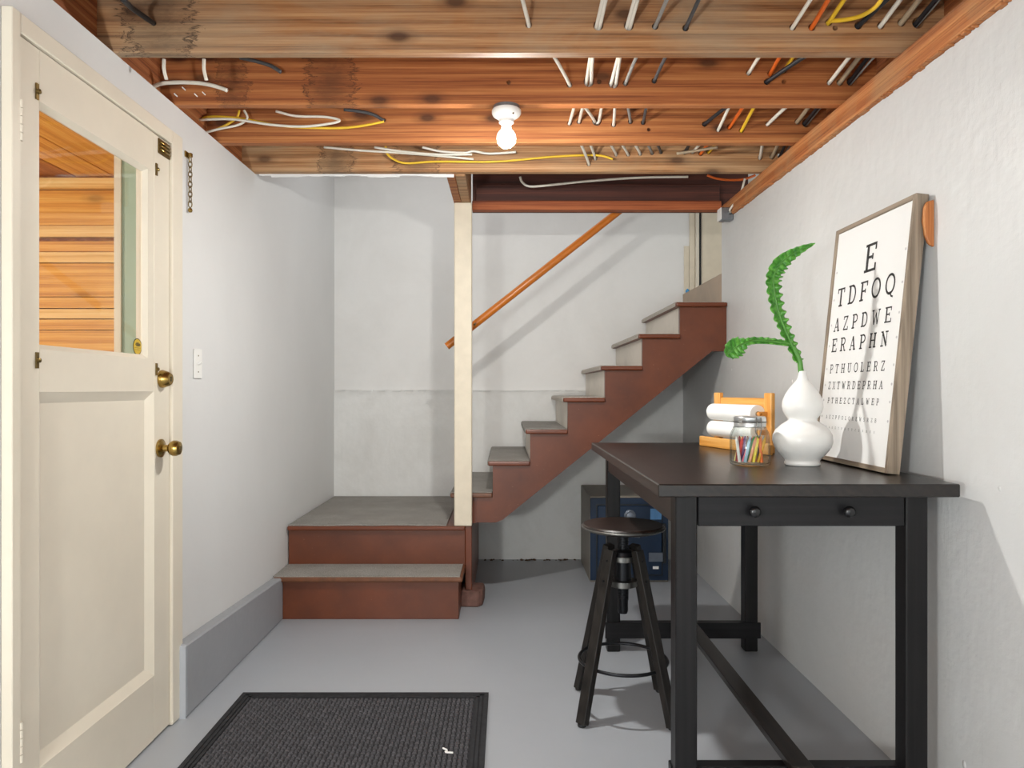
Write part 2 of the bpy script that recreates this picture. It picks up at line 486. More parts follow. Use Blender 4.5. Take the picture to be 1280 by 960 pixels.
obj('upper_wall', B((-1.34, 2.3, YB, YB + 0.13, 1.1685, 3.0)), M['wall_back'], wb)
bm = B((XL, XR, YB - 0.011, YB + 0.13, 0, 1.1685))
for k in range(26):           # crumbled mortar along the ledge
    x = XL + 0.02 + k * 0.092 + random.uniform(0, .02)
    box(bm, x, x + random.uniform(.05, .07), YB - 0.0255, YB - 0.002, 1.160 + random.uniform(0, .004), 1.1684)
obj('lower_wall', bm, M['wall_base'], wb)
bm = bmesh.new()
for k in range(46):
    x = random.uniform(-0.16, 0.5); r = random.uniform(.003, .011)
    lathe(bm, [(0, 0), (r, 0.001), (r * .8, r * .7), (0, r * 1.1)], 6, (x, YB - 0.022 - random.random() * .03, random.choice([0, 0, 0, 0.0])))
o = obj('crumbled_dirt', bm, M['dirt'], wb); o['kind'] = 'stuff'

bm = B()
prism(bm, [(2.562, 0), (3.668, 0), (3.668, 0.215), (2.562, 0.262)], 'x', XL, -1.138)
bl = thing('baseboard_left', 'thick grey painted concrete curb along the foot of the left wall', 'curb', (XL, 2.56, 0), kind='structure')
obj('curb', bm, M['curb'], bl, bevel=0.006)
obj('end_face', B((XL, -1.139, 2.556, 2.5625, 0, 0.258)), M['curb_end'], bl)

# ceiling: joists, blocking, sill plate, subfloor
ce = thing('ceiling', 'open ceiling of bare timber joists', 'ceiling', (0, 0, ZJ), kind='structure')
JY = [0.975, 1.375, 1.775, 2.178, 2.576, 2.977, 3.371]
JT, JH = 0.038, 0.235
JM = [M['joist_brown'], M['joist_red'], M['joist_brown'], M['joist_tan'], M['joist_red'], M['joist_brown'], M['joist_pale']]

RUN = []      # cables threaded through the joists; pixel of the hole in joists 1..4


def run(colour, label, px, r=0.0048, tail=None):
    RUN.append((colour, label, px, r * 1.3, tail))


run('wire_white', 'cream cable slanting alone through the first two joists, just right of the bulb', [(661, 31), (712, 106), (743, 151), (770, 193)])
run('wire_white', 'left strand of the first close cream cable pair right of the bulb', [(746, 32), (733, 102), (712, 154), (736, 205)])
run('wire_white', 'right strand of the first close cream cable pair right of the bulb', [(750, 32), (739, 102), (724, 152), (744, 198)])
run('wire_white', 'left strand of the second close cream cable pair right of the bulb', [(784, 32), (764, 104), (749, 151), (785, 193)])
run('wire_white', 'right strand of the second close cream cable pair right of the bulb', [(788, 32), (770, 104), (767, 156), (800, 192)])
run('wire_grey', 'lone light grey cable threaded between the cream pairs and the charcoal cable', [(819, 33), (782, 104), (788, 152), (815, 191)])
run('wire_dark', 'charcoal cable threaded through the joists beside the lone light grey one', [(857, 35), (818, 101), (804, 153), (826, 190)])
run('wire_white', 'cream cable threaded through the joists just left of the orange cable', [(991, 34), (936, 91), (898, 162), (866, 190)])
run('wire_orange', 'bright orange cable threaded through the joists', [(1015, 34), (963, 92), (912, 159), (876, 192)], 0.0055)
run('wire_yellow', 'yellow cable threaded through the joists just right of the orange cable', [(1036, 28), (980, 88), (927, 163), (886, 190)], 0.0052)
run('wire_black', 'thick black cable crossing rightward behind the yellow one', [(1073, 32), (959, 102), (881, 155), (856, 190)], 0.006)
run('wire_white', 'cream cable threaded through the joists between black and tan cables at right', [(1101, 32), (1037, 103), (960, 155), (950, 197)], 0.0055)
run('wire_tan', 'thick tan cable threaded through the joists near the right wall', [(1127, 28), (1050, 103), (997, 152), (965, 196)], 0.0065)
run('wire_black', 'black cable threaded last, nearest the right wall', [(1145, 29), (1062, 102), (1006, 154), (975, 195)], 0.0055)
run('wire_grey', 'thin grey cable hugging the last black cable near the right wall', [(1150, 28), (1067, 101), (1011, 153), (980, 194)], 0.003)

HOLE = {i: [] for i in range(len(JY))}
RUNPTS = []
for c, lab, px, r, tail in RUN:
    pts = [P(x, y, JY[3 + k]) for k, (x, y) in enumerate(px)]
    d = (pts[0] - pts[1])
    pre = pts[0] + Vector((d.x * 0.35 + 0.01, -0.20, 0.035 + random.uniform(0, .015)))
    at0 = Vector((pts[0].x + d.x * 0.5, JY[2] + JT + 0.012, pts[0].z + 0.03))
    full = [at0, pre]
    for k, p in enumerate(pts):
        full.append(p)
        full.append(p + Vector((0, JT, 0)))
        HOLE[3 + k].append((p.x, p.z, r))
        if k < len(pts) - 1:
            q = pts[k + 1]; m = (p + q) / 2 + Vector((random.uniform(-.006, .006), JT / 2, 0.018 + random.uniform(-.006, .012)))
            full.append(m)
    full[-1] = full[-2] + Vector((0, JT + 0.02, 0))
    RUNPTS.append((c, lab, full, r))


def cluster(hs):
    out = []
    for x, z, r in hs:
        for o in out:
            if abs(o[0] - x) < 0.028 and abs(o[1] - z) < 0.028:
                o[3].append((x, z)); o[2] = max(o[2], r)
                break
        else:
            out.append([x, z, r, [(x, z)]])
    res = []
    for o in out:
        mx = sum(p[0] for p in o[3]) / len(o[3]); mz = sum(p[1] for p in o[3]) / len(o[3])
        sp = max(math.hypot(p[0] - mx, p[1] - mz) for p in o[3])
        res.append((mx, mz, o[2] + sp + 0.0042))
    return res


spare = {3: [(1044, 35)], 4: [(980, 102), (749, 102), (636, 103)], 5: [(811, 162), (480, 150)], 6: []}


def boolean_diff(o, cutter):
    md = o.modifiers.new('holes', 'BOOLEAN'); md.operation = 'DIFFERENCE'; md.object = cutter; md.solver = 'EXACT'
    dg = bpy.context.evaluated_depsgraph_get(); dg.update()
    me = bpy.data.meshes.new_from_object(o.evaluated_get(dg))
    o.modifiers.clear(); old = o.data; o.data = me; bpy.data.meshes.remove(old)


for i, y in enumerate(JY):
    mid = (0.0, y + JT / 2, ZJ)
    bm = B((-1.335, 1.335, -JT / 2, JT / 2, 0, JH))
    bmesh.ops.bevel(bm, geom=list(bm.edges), offset=0.003, segments=1, affect='EDGES')
    o = obj('joist', bm, JM[i], ce, local=True)
    o.location = (0, y + JT / 2, 0)
    hs = cluster(HOLE[i])
    for (x, yy) in spare.get(i, []):
        p = P(x, yy, y); hs.append((p.x, p.z, 0.008))
    if hs:
        cb = bmesh.new()
        for x, z, r in hs:
            lathe(cb, [(r, -0.06), (r, 0.06)], 14, M4=Matrix.Translation((x, 0, z - ZJ)) @ Matrix.Rotation(PI / 2, 4, 'X'))
        me = bpy.data.meshes.new('cut'); cb.to_mesh(me); cb.free()
        co = bpy.data.objects.new('cut', me); COL.objects.link(co)
        co.location = (0, y + JT / 2, ZJ)
        boolean_diff(o, co)
        bpy.data.objects.remove(co); bpy.data.meshes.remove(me)

for a, b in zip(JY[:-1], JY[1:]):
    obj('blocking', B((-1.275, -1.237, a + JT + .001, b - .001, ZJ + .001, ZJ + JH)), M['block_wood'], ce, bevel=0.002)
    obj('blocking', B((1.322, 1.36, a + JT + .001, b - .001, ZJ + .001, ZJ + JH)), M['block_wood'], ce, bevel=0.002)
bm = B((1.194, 1.36, YR, 4.05, 2.110, 2.150), (1.194, 1.36, YR, 4.05, 2.151, ZJ - .001))
obj('sill_plate', bm, M['sill_wood'], ce, bevel=0.003)
bm = bmesh.new()              # ragged lower edge of the plate where the concrete was poured against it
y = 0.9
while y < 3.9:
    L = random.uniform(.004, .03)
    box(bm, 1.199, 1.2165, y, y + L, 2.1095 - random.uniform(.0005, .006), 2.112); y += L + random.uniform(.0, .012)
o = obj('ragged_edge', bm, M['sill_wood'], ce); o['kind'] = 'stuff'
obj('subfloor', B((-1.34, 1.37, YR, 3.41, ZJ + JH + .001, ZJ + JH + .025), (-0.19, 1.37, 3.412, 4.05, ZJ + JH + .001, ZJ + JH + .025)), M['sub_wood'], ce)
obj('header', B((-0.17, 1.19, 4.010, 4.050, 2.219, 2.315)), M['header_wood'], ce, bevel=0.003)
obj('header', B((-0.19, 1.193, 3.990, 4.050, 2.167, 2.217)), M['header_lip'], ce, bevel=0.003)
obj('trimmer', B((-0.285, -0.245, 3.4105, 3.9895, ZJ - .008, ZJ + JH)), M['joist_brown'], ce, bevel=0.003)
obj('trimmer', B((-0.243, -0.195, 3.4105, 3.9895, ZJ - .008, ZJ + JH)), M['joist_pale'], ce, bevel=0.003)
bm = B((-1.17, -0.29, 3.4095, 3.4145, ZJ - .006, ZJ + .02))
x = -1.16
while x < -.3:
    L = random.uniform(.01, .06); box(bm, x, x + L, 3.4093, 3.4147, ZJ - random.uniform(.006, .016), ZJ); x += L
obj('plaster_edge', bm, M['wall_white'], ce)
obj('stairwell_ceiling', B((-1.34, 2.3, 3.41, 5.1, 3.0, 3.1)), M['wall_white'], ce)
obj('stairwell_panel', B((-1.34, 2.3, 3.38, 3.41, ZJ + JH + .03, 3.0)), M['wall_white'], ce)
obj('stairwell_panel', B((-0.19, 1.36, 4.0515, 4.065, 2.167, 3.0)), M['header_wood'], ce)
bm = bmesh.new()              # nails and staples at joist 2, left
for (x, y) in ((222, 121), (232, 113), (247, 121), (257, 119)):
    p = P(x, y, 2.576); tube(bm, [p + Vector((0, .004, 0)), p + Vector((-.006, -.014, .006))], .0022, 5)
obj('nail', bm, M['plastic'], ce)['kind'] = 'stuff'

# passage at the top of the stairs
tr = thing('trim_1', 'pale door casing in the passage at the top of the stairs', 'casing', (1.25, YB, 1.85), kind='structure')
obj('casing', B((1.262, 1.300, YB - .012, YB - .001, 1.65, 2.45)), M['creampost'], tr, bevel=0.003)
obj('casing', B((1.302, 1.326, YB - .022, YB - .001, 1.65, 2.45)), M['cream'], tr, bevel=0.003)
obj('casing_foot', B((1.225, 1.260, YB - .009, YB - .001, 1.65, 2.16)), M['creampost'], tr, bevel=0.002)
obj('gap_shade_strip', B((1.328, 1.342, YB - .006, YB - .001, 1.65, 2.45)), M['safe_black'], tr)  # black strip painted in for the shade of the gap beside the casing
obj('door_panel', B((1.345, 2.2, YB - .03, YB - .002, 1.65, 2.6)), M['creampost'], tr, bevel=0.002)
bm = bmesh.new(); lathe(bm, [(0.0, 0), (.012, .004), (.014, .018), (.006, .03), (0, .034)], 8, (1.240, 4.93, 1.8275))
tag(obj('tape_wad', bm, M['tape'], origin=(1.240, 4.93, 1.8275), smooth=True), 'small crumpled blue tape wad on the topmost step by the wall', 'tape')

# ------------------------------------------------------------------ door in the left wall
dr = thing('door_1', 'cream half-glazed door with brass knob in the left wall', 'door', (-1.19, 2.11, 0), kind='structure')
LY0, LY1, LX0, LX1, LZ1 = 1.722, 2.500, -1.210, -1.170, 2.022
GY0, GY1, GZ0, GZ1 = 1.805, 2.352, 1.272, 1.892
PZ0, PZ1, PY0, PY1 = 0.222, 1.163, 1.808, 2.390
cm = M['cream']
obj('stile', B((LX0, LX1, LY0, GY0, 0.008, LZ1)), cm, dr, bevel=0.002)
obj('stile', B((LX0, LX1, PY1, LY1, 0.008, LZ1)), cm, dr, bevel=0.002)
obj('rail', B((LX0, LX1, GY0, PY1, GZ1, LZ1)), cm, dr, bevel=0.001)
obj('rail', B((LX0, LX1, GY0, PY1, PZ1, GZ0)), cm, dr, bevel=0.001)
obj('rail', B((LX0, LX1, GY0, PY1, 0.008, PZ0)), cm, dr, bevel=0.001)
obj('filler_strip', B((LX0, LX1 - .001, GY1, PY1, GZ0, GZ1)), cm, dr)
obj('panel', B((-1.200, -1.188, GY0, PY1, PZ0, PZ1)), cm, dr)


def bead(y0, y1, z0, z1, wd, xa, xb):
    """sloped moulding round a rectangle: outer edge at depth xa, inner at xb"""
    bm = bmesh.new()
    o = [(y0, z0), (y1, z0), (y1, z1), (y0, z1)]; i = [(y0 + wd, z0 + wd), (y1 - wd, z0 + wd), (y1 - wd, z1 - wd), (y0 + wd, z1 - wd)]
    O = [bm.verts.new((xa, *p)) for p in o]; I = [bm.verts.new((xb, *p)) for p in i]; Bk = [bm.verts.new((xb - .004, *p)) for p in o]; Bi = [bm.verts.new((xb - .004, *p)) for p in i]
    for k in range(4):
        j = (k + 1) % 4
        bm.faces.new((O[k], O[j], I[j], I[k])); bm.faces.new((I[k], I[j], Bi[j], Bi[k])); bm.faces.new((O[k], Bk[k], Bk[j], O[j])); bm.faces.new((Bk[k], Bi[k], Bi[j], Bk[j]))
    return bm


obj('panel_moulding', bead(PY0 - .003, PY1, PZ0, PZ1, 0.028, LX1 - .0015, -1.188), cm, dr)
obj('glazing_bead', bead(GY0, GY1, GZ0, GZ1, 0.012, LX1 - .0015, -1.184), cm, dr)
obj('pane', B((-1.192, -1.188, GY0, GY1, GZ0, GZ1)), M['glass'], dr)
# frame and casing
obj('door_stop', B((-1.23, -1.212, 1.702, 1.720, 0.002, DZ - .002), (-1.23, -1.212, 2.502, 2.514, .002, DZ - .002), (-1.23, -1.212, 1.702, 2.514, 2.024, DZ - .002)), cm, dr)
obj('casing', B((XL + .001, -1.160, 2.502, 2.582, 0.003, 2.072)), cm, dr, bevel=0.003)
obj('casing', B((XL + .001, -1.160, 1.690, 1.7205, 0.003, 2.072)), cm, dr, bevel=0.002)
obj('casing', B((XL + .001, -1.160, 1.7215, 2.501, 2.024, 2.072)), cm, dr, bevel=0.003)
obj('outer_jamb', B((-1.334, -1.245, 2.500, 2.5145, 0.003, 2.03)), M['jamb_green'], dr)
obj('outer_jamb', B((-1.275, -1.268, 2.490, 2.4995, 0.003, 2.03)), M['cream'], dr)
obj('outer_casing', B((-1.358, -1.335, 2.492, 2.60, 0.003, 2.09)), M['cream'], dr)
obj('threshold', B((-1.34, -1.19, 1.702, 2.514, -.001, 0.007)), M['deck'], dr)
for z in (1.815, 0.327):
    bm = bmesh.new()
    for k in range(5):
        lathe(bm, [(.0065, 0), (.0065, .018)], 10, (-1.1635, 1.7225, z - .049 + k * .0197))
    h = obj('hinge', bm, cm, dr, smooth=True, auto=30)
    h['label'] = 'hinge painted over in cream'
# brass window clips
for (y, z) in ((1.792, 1.912), (1.792, 1.243), (2.404, 1.905), (2.404, 1.238)):
    bm = B((-1.1695, -1.166, y - .005, y + .005, z - .020, z + .020))
    lathe(bm, [(.006, 0), (.006, .006), (.002, .008)], 10, M4=axis_m((-1.166, y, z), (1, 0, 0)))
    o = obj('window_clip', bm, M['brass_dark'], dr); o['label'] = 'small aged brass clip'
bm = B((-1.1695, -1.165, 2.415, 2.495, 1.965, 2.015))
obj_b = obj('slide_bolt', bm, M['brass_dark'], dr, bevel=.001); obj_b['label'] = 'aged brass chain latch at top corner'
bm = bmesh.new()
for z in (1.978, 1.99, 2.002): tube(bm, [(-1.163, 2.42, z), (-1.163, 2.49, z)], .0035, 8)
obj('bolt_rod', bm, M['brass'], obj_b, smooth=True)
# deadbolt
y, z = 2.442, 1.206
bm = bmesh.new(); lathe(bm, [(.030, 0), (.031, .004), (.024, .026), (.019, .032), (0, .033)], 28, M4=axis_m((-1.170, y, z), (1, 0, 0)))
db = obj('deadbolt', bm, M['brass'], dr, smooth=True, auto=35); db['label'] = 'round aged brass deadbolt'
obj('keyhole', B((-1.1375, -1.1355, y - .0015, y + .0015, z - .008, z + .008)), M['sticker_dark'], db)
# knob
y, z = 2.432, 0.972
bm = bmesh.new(); lathe(bm, [(.031, 0), (.031, .006), (.024, .010), (.012, .014), (.011, .032), (.015, .034)], 28, M4=axis_m((-1.170, y, z), (1, 0, 0)))
kb = obj('knob_rose', bm, M['brass'], dr, smooth=True, auto=35); kb['label'] = 'brass rose of door knob'
bm = bmesh.new(); lathe(bm, [(.014, .030), (.022, .036), (.0265, .046), (.0265, .056), (.022, .066), (.016, .068), (0, .068)], 28, M4=axis_m((-1.170, y, z), (1, 0, 0)))
k2 = obj('door_knob', bm, M['brass'], dr, smooth=True, auto=40)
bm = bmesh.new(); lathe(bm, [(.008, .068), (.007, .071), (0, .071)], 14, M4=axis_m((-1.170, y, z), (1, 0, 0)))
obj('knob_button', bm, M['brass_dark'], k2)
# sticker on the pane
c = Vector((-1.1875, 2.316, 1.308))
bm = bmesh.new(); lathe(bm, [(.027, 0), (.027, .0008)], 36, M4=axis_m(c, (1, 0, 0)))
st = obj('sticker', bm, M['sticker_dark'], dr); st['label'] = 'round gold and black sticker on glass'
bm = bmesh.new(); lathe(bm, [(.0245, .0009), (.0245, .0013)], 36, M4=axis_m(c, (1, 0, 0)))
obj('gold_disc', bm, M['sticker_gold'], st)
bm = bmesh.new()
for dz, wv in ((.012, .010), (.009, .016), (.006, .018), (.003, .013)):
    box(bm, c.x + .0013, c.x + .0016, c.y - wv * .8, c.y + wv, c.z + dz - .0013, c.z + dz + .0009)
for dz in (-.004, -.010): box(bm, c.x + .0013, c.x + .0016, c.y - .019, c.y + .019, c.z + dz - .0005, c.z + dz + .0005)
obj('emblem', bm, M['sticker_dark'], st)

# porch outside the door
pw = thing('porch_wall', 'orange cedar board wall seen through the door glass', 'wall', (-2.2, 3.1, 0))
D = 3.1
edges = [224, 238, 282.5, 297, 301, 315, 329, 371.5, 386, 399, 413, 444]
zz = [H - (y - VY) * D / FPX for y in edges]
z = zz[-1]; low = []
while z > 0.12:
    low.append((z - 0.115, z)); z -= 0.12
boards = []
for k in range(len(zz) - 1):
    if k == 3: continue
    boards.append((zz[k + 1] + .003, zz[k] - .001, k))
for k, (a, b) in enumerate(low): boards.append((a, b, 20 + k))
for a, b, k in boards:
    yy = D + random.uniform(-.006, .006) - (.02 if k in (0,) else 0)
    obj('board', B((-3.0, -1.40, yy, yy + .03, a, b)), M['porch_pale'] if k in (0, 2, 5, 8) else M['porch_wood'], pw)
obj('backing', B((-3.0, -1.40, D + .04, D + .055, 0, 2.6)), M['porch_dark'], pw)
pc = thing('porch_ceiling', 'sloping orange cedar plank ceiling outside the door', 'ceiling', (-2.2, 2.2, 2.08))
x = -3.0; k = 0
while x < -1.42:
    wd = 0.165
    bm = bmesh.new()
    x1 = min(x + wd, -1.40)
    prism(bm, [(x, 0.0), (x1 - .004, 0.0), (x1 - .004, .02), (x, .02)], 'y', 0.6, 3.09)
    bmesh.ops.translate(bm, vec=(0, 0, 2.085), verts=bm.verts)
    obj('plank', bm, M['porch_dark'] if k % 4 == 2 else M['porch_ceil'], pc); x += wd; k += 1
tag(struct('trim_2', B((-3.2, -1.345, 0.4, 3.2, -.12, -0.002)), M['deck']), 'porch deck outside the door', 'deck')

# ------------------------------------------------------------------ light switch, chain
sw = thing('light_switch', 'ivory toggle light switch on the white wall right of the door', 'switch', (XL, 2.763, 1.22))
o = obj('cover_plate', B((XL + .0005, XL + .006, 2.763 - .035, 2.763 + .035, 1.212, 1.326)), M['plastic'], sw, bevel=.002)
bm = bmesh.new(); beam(bm, (XL + .005, 2.763, 1.268), (XL + .019, 2.763, 1.277), .009, .011)
obj('toggle', bm, M['plastic'], sw, bevel=.001)
for dz in (.031, -.031):
    bm = bmesh.new(); lathe(bm, [(.003, 0), (.002, .0015), (0, .0017)], 10, M4=axis_m((XL + .006, 2.763, 1.269 + dz), (1, 0, 0)))
    obj('screw', bm, M['brass_dark'], sw)
ch = thing('door_chain', 'aged brass door chain hanging from its wall plate beside the door', 'chain', (XL, 2.673, 2.04))
bm = B((XL + .0005, XL + .006, 2.655, 2.69, 2.030, 2.052)); box(bm, XL + .006, XL + .02, 2.668, 2.682, 2.034, 2.048)
obj('wall_plate', bm, M['brass'], ch, bevel=.001)
for k in range(10):
    zc = 2.026 - k * .0185
    bm = bmesh.new(); ring = []
    for a in range(14):
        t_ = 2 * PI * a / 14; u, v = .0062 * math.cos(t_), .0125 * math.sin(t_)
        ring.append((XL + .012 + (u if k % 2 else u * .25), 2.678 + (u * .2 if k % 2 else u), zc + v))
    tube(bm, ring, .0019, 6, True); obj('link', bm, M['brass_dark'], ch, smooth=True)
bm = bmesh.new(); lathe(bm, [(0, 0), (.006, .002), (.0085, .009), (.006, .016), (0, .018)], 14, (XL + .012, 2.678, 1.828))
obj('end_button', bm, M['brass'], ch, smooth=True)

# ------------------------------------------------------------------ stairs
YS = 3.975                     # front of the cut stringer
ss = thing('staircase', 'brown painted basement stairs with grey carpeted treads and landing', 'staircase', (0, 3.7, 0))
brn, scf = M['stair_brown'], M['stair_scuff']
LZ = 0.432; T1 = 0.219
obj('riser', B((-1.150, -0.243, 3.668, 3.690, 0.0, T1 - .026)), scf, ss, bevel=.002)
obj('step_side', B((-0.265, -0.2435, 3.6905, 3.909, 0.0, T1 - .026)), brn, ss)
tr1 = obj('tread', B((-1.183, -0.222, 3.640, 3.909, T1 - .025, T1)), M['nosing'], ss, bevel=.008, seg=2)
obj('carpet', B((-1.183, -0.236, 3.650, 3.908, T1 + .0003, T1 + .005)), M['carpet'], tr1)
obj('riser', B((-1.183, -0.2235, 3.910, 3.930, T1 - .03, LZ - .023)), scf, ss, bevel=.002)
ld = obj('landing', B((-1.183, -0.2235, 3.882, YB - .027, LZ - .022, LZ)), brn, ss, bevel=.006, seg=2)
bm = bmesh.new()
N = 40                          # carpet with a wavy, lifted front edge
top = []
for k in range(N + 1):
    x = -1.180 + (0.855) * k / N
    wv = 0.004 * math.sin(k * .55) + (0.010 * math.exp(-((x + .80) / .06) ** 2)) + 0.012 * math.exp(-((x + .58) / .10) ** 2)
    up = 0.007 + 0.006 * math.exp(-((x + .82) / .05) ** 2) + 0.005 * math.exp(-((x + .56) / .07) ** 2)
    top.append([bm.verts.new((x, 3.896 + wv, LZ + .0005)), bm.verts.new((x, 3.896 + wv, LZ + up)), bm.verts.new((x, 3.95, LZ + .006)), bm.verts.new((x, YB - .027, LZ + .006)), bm.verts.new((x, YB - .027, LZ + .0005))])
for A, Bq in zip(top, top[1:]):
    for i in range(4): bm.faces.new((A[i], A[i + 1], Bq[i + 1], Bq[i]))
    bm.faces.new((A[4], A[0], Bq[0], Bq[4]))
bm.faces.new(top[0]); bm.faces.new(top[-1][::-1])
obj('carpet', bm, M['carpet'], ld, smooth=True, auto=35)
obj('corner_post', B((-0.2225, -0.188, 3.900, 3.946, 0.085, LZ)), brn, ss, bevel=.003)
obj('side_panel', B((-0.2225, -0.190, 4.068, YB - .027, 0.0, LZ - .0235), (-0.2225, -0.190, 3.9465, 4.068, 0.086, LZ - .0235)), brn, ss)
XN = [-0.308 + 0.2067 * i for i in range(7)]
ZT = [0.600 + 0.175 * i for i in range(7)]
NO = 0.026
YT0 = 3.950
for i in range(7):
    z0 = LZ if i == 0 else ZT[i - 1]
    rx = XN[i] + NO
    obj('riser', B((rx, rx + .018, YS + .031, YB - .027, z0 + .0005, ZT[i] - .0245)), brn if i == 0 else M['riser_white'], ss)
    xe = XN[i + 1] + NO + .008 if i < 6 else XR - .004
    bm = B((XN[i], xe if i == 6 else xe - .009, YT0, YB - .027, ZT[i] - .024, ZT[i]))
    td = obj('tread', bm, brn if i else M['nosing'], ss, bevel=.007, seg=2)
    bm = bmesh.new()             # carpet runner wraps over the nosing, set back from the brown end
    y0, y1 = YT0 + .022, YB - .027
    xb = xe - .012
    prism(bm, [(XN[i] - .004, ZT[i] - .022), (XN[i] - .004, ZT[i] - .004), (XN[i] + .003, ZT[i] + .004), (xb, ZT[i] + .004), (xb, ZT[i] + .0005), (XN[i] + .004, ZT[i] + .0005), (XN[i] - .0003, ZT[i] - .005), (XN[i] - .0003, ZT[i] - .022)], 'y', y0, y1)
    obj('carpet', bm, M['carpet'] if i < 3 else M['carpet_pale'], td)
# cut stringer
pts = [(-0.192, 0.470)]
pts += [(-0.192, ZT[0] - .0245)] if False else []
poly = [(XN[0] + NO + .115, 0.436), (XN[0] + NO + .115, ZT[0] - .0245)]
for i in range(7):
    xr = XN[i + 1] + NO if i < 6 else XR - .003
    poly.append((xr, ZT[i] - .0245))
    if i < 6: poly.append((xr, ZT[i + 1] - .0245))
poly += [(XR - .003, 1.382), (1.135, 1.382), (-0.02, 0.452), (-0.06, 0.436)]
bm = bmesh.new(); prism(bm, poly, 'y', YS, YS + .03); obj('stringer', bm, scf, ss)
obj('stringer_foot', B((XN[0] + NO, XN[0] + NO + .114, YS, YS + .03, LZ + .0005, ZT[0] - .0245)), brn, ss)
# top step going on through the wall
obj('riser', B((XR + .001, XR + .02, 4.072, YB - .001, ZT[6] + .001, 1.822)), M['riser_stain'], ss)
obj('riser_cap', B((XR + .0005, 2.2, 4.072, YB - .001, 1.8225, 1.827)), M['riser_stain'], ss)
obj('soffit', B((0.6, 1.2, 4.2, 4.9, 0.90, 0.902)), M['riser_white'], ss) if False else None

sb = bmesh.new()
pts = [(-.262, 3.875), (-.150, 3.868), (-.125, 3.90), (-.122, 4.04), (-.20, 4.06), (-.258, 4.03)]
A = [sb.verts.new((x + random.uniform(-.004, .004), y, 0)) for x, y in pts]
Bq = [sb.verts.new((x * .98 - .002 + random.uniform(-.006, .006), y + random.uniform(0, .01), .060 + random.uniform(-.012, .01))) for x, y in pts]
C_ = [sb.verts.new((x * .95 - .010, y + .008 + random.uniform(0, .008), .0835)) for x, y in pts]
for R0, R1 in ((A, Bq), (Bq, C_)):
    for i in range(6): sb.faces.new((R0[i], R0[(i + 1) % 6], R1[(i + 1) % 6], R1[i]))
sb.faces.new(C_); sb.faces.new(A[::-1])
tag(obj('footing_stone', sb, M['stone'], origin=(-.19, 3.95, 0), bevel=.006), 'rough red-brown footing stone under the landing corner', 'stone')

tag(obj('support_post', B((-0.282, -0.187, 3.888, 3.947, LZ + .0005, ZJ - .009)), M['creampost'], origin=(-.235, 3.918, LZ + .0005), bevel=.004), 'square cream painted post standing on the landing corner', 'post')

hr = thing('handrail', 'round orange-stained wooden handrail slanting up above the stairs', 'handrail', (0.1, 4.1, 1.6))
p0, p1 = P(558.5, 433, 4.12), P(790, 251, 4.12)
bm = bmesh.new(); tube(bm, [p0, p0.lerp(p1, .3), p0.lerp(p1, .7), p1], .0215, 18); obj('rail', bm, M['rail_wood'], hr, smooth=True, auto=40)
for f_, tgt in ((0.155, 0), (0.93, 0)):
    c = p0.lerp(p1, f_)
    far = Vector((c.x, 3.949, c.z - .02)) if f_ < .5 else Vector((c.x, 4.067, c.z + .05))
    bm = bmesh.new(); tube(bm, smoothpath([c + Vector((0, -.018, 0)), c.lerp(far, .5), far], 4), .006, 8)
    obj('bracket', bm, M['brass_dark'], hr, smooth=True)

# ------------------------------------------------------------------ safe
sx0, sx1, sy0, sy1, sz = 0.507, 0.985, 4.369, 4.90, 0.522
sf = thing('safe', 'blue fronted steel floor safe under the stairs', 'safe', ((sx0 + sx1) / 2, sy0, 0))
obj('body', B((sx0, sx1, sy0 + .012, sy1, 0.0, sz)), M['safe_grey'], sf, bevel=.005)
bm = B((sx0 + .002, sx1 - .002, sy0, sy0 + .0115, .012, sz - .010)); obj('front_frame', bm, M['safe_blue'], sf, bevel=.003)
sd = obj('door', B((sx0 + .045, sx1 - .045, sy0 - .016, sy0 - .001, .05, sz - .055)), M['safe_blue'], sf, bevel=.003)
obj('door_gap', B((sx0 + .037, sx1 - .037, sy0 - .0035, sy0 - .0005, .042, sz - .047)), M['safe_black'], sf)
bm = bmesh.new(); lathe(bm, [(.034, 0), (.034, .012), (.026, .016), (.024, .034), (.014, .038), (0, .038)], 24, M4=axis_m(((sx0 + sx1) / 2, sy0 - .016, .41), (0, -1, 0)))
obj('dial', bm, M['plate'], sd, smooth=True, auto=35)
bm = bmesh.new(); tube(bm, smoothpath([(.70, sy0 - .016, .30), (.70, sy0 - .045, .295), (.76, sy0 - .05, .29), (.80, sy0 - .048, .288)], 4), .009, 10)
obj('handle', bm, M['plate'], sd, smooth=True)
obj('maker_plate', B((.87, .937, sy0 - .0185, sy0 - .0162, .385, .45)), M['safe_lblue'], sd)
obj('lock_plate', B((.86, .95, sy0 - .022, sy0 - .0162, .13, .185)), M['plate'], sd, bevel=.002)
obj('number_tag', B((.885, .920, sy0 - .0185, sy0 - .0162, .086, .102)), M['paper'], sd)
obj('hinge', B((sx1 - .042, sx1 - .022, sy0 - .024, sy0 - .004, .12, .36)), M['safe_black'], sf, bevel=.003)

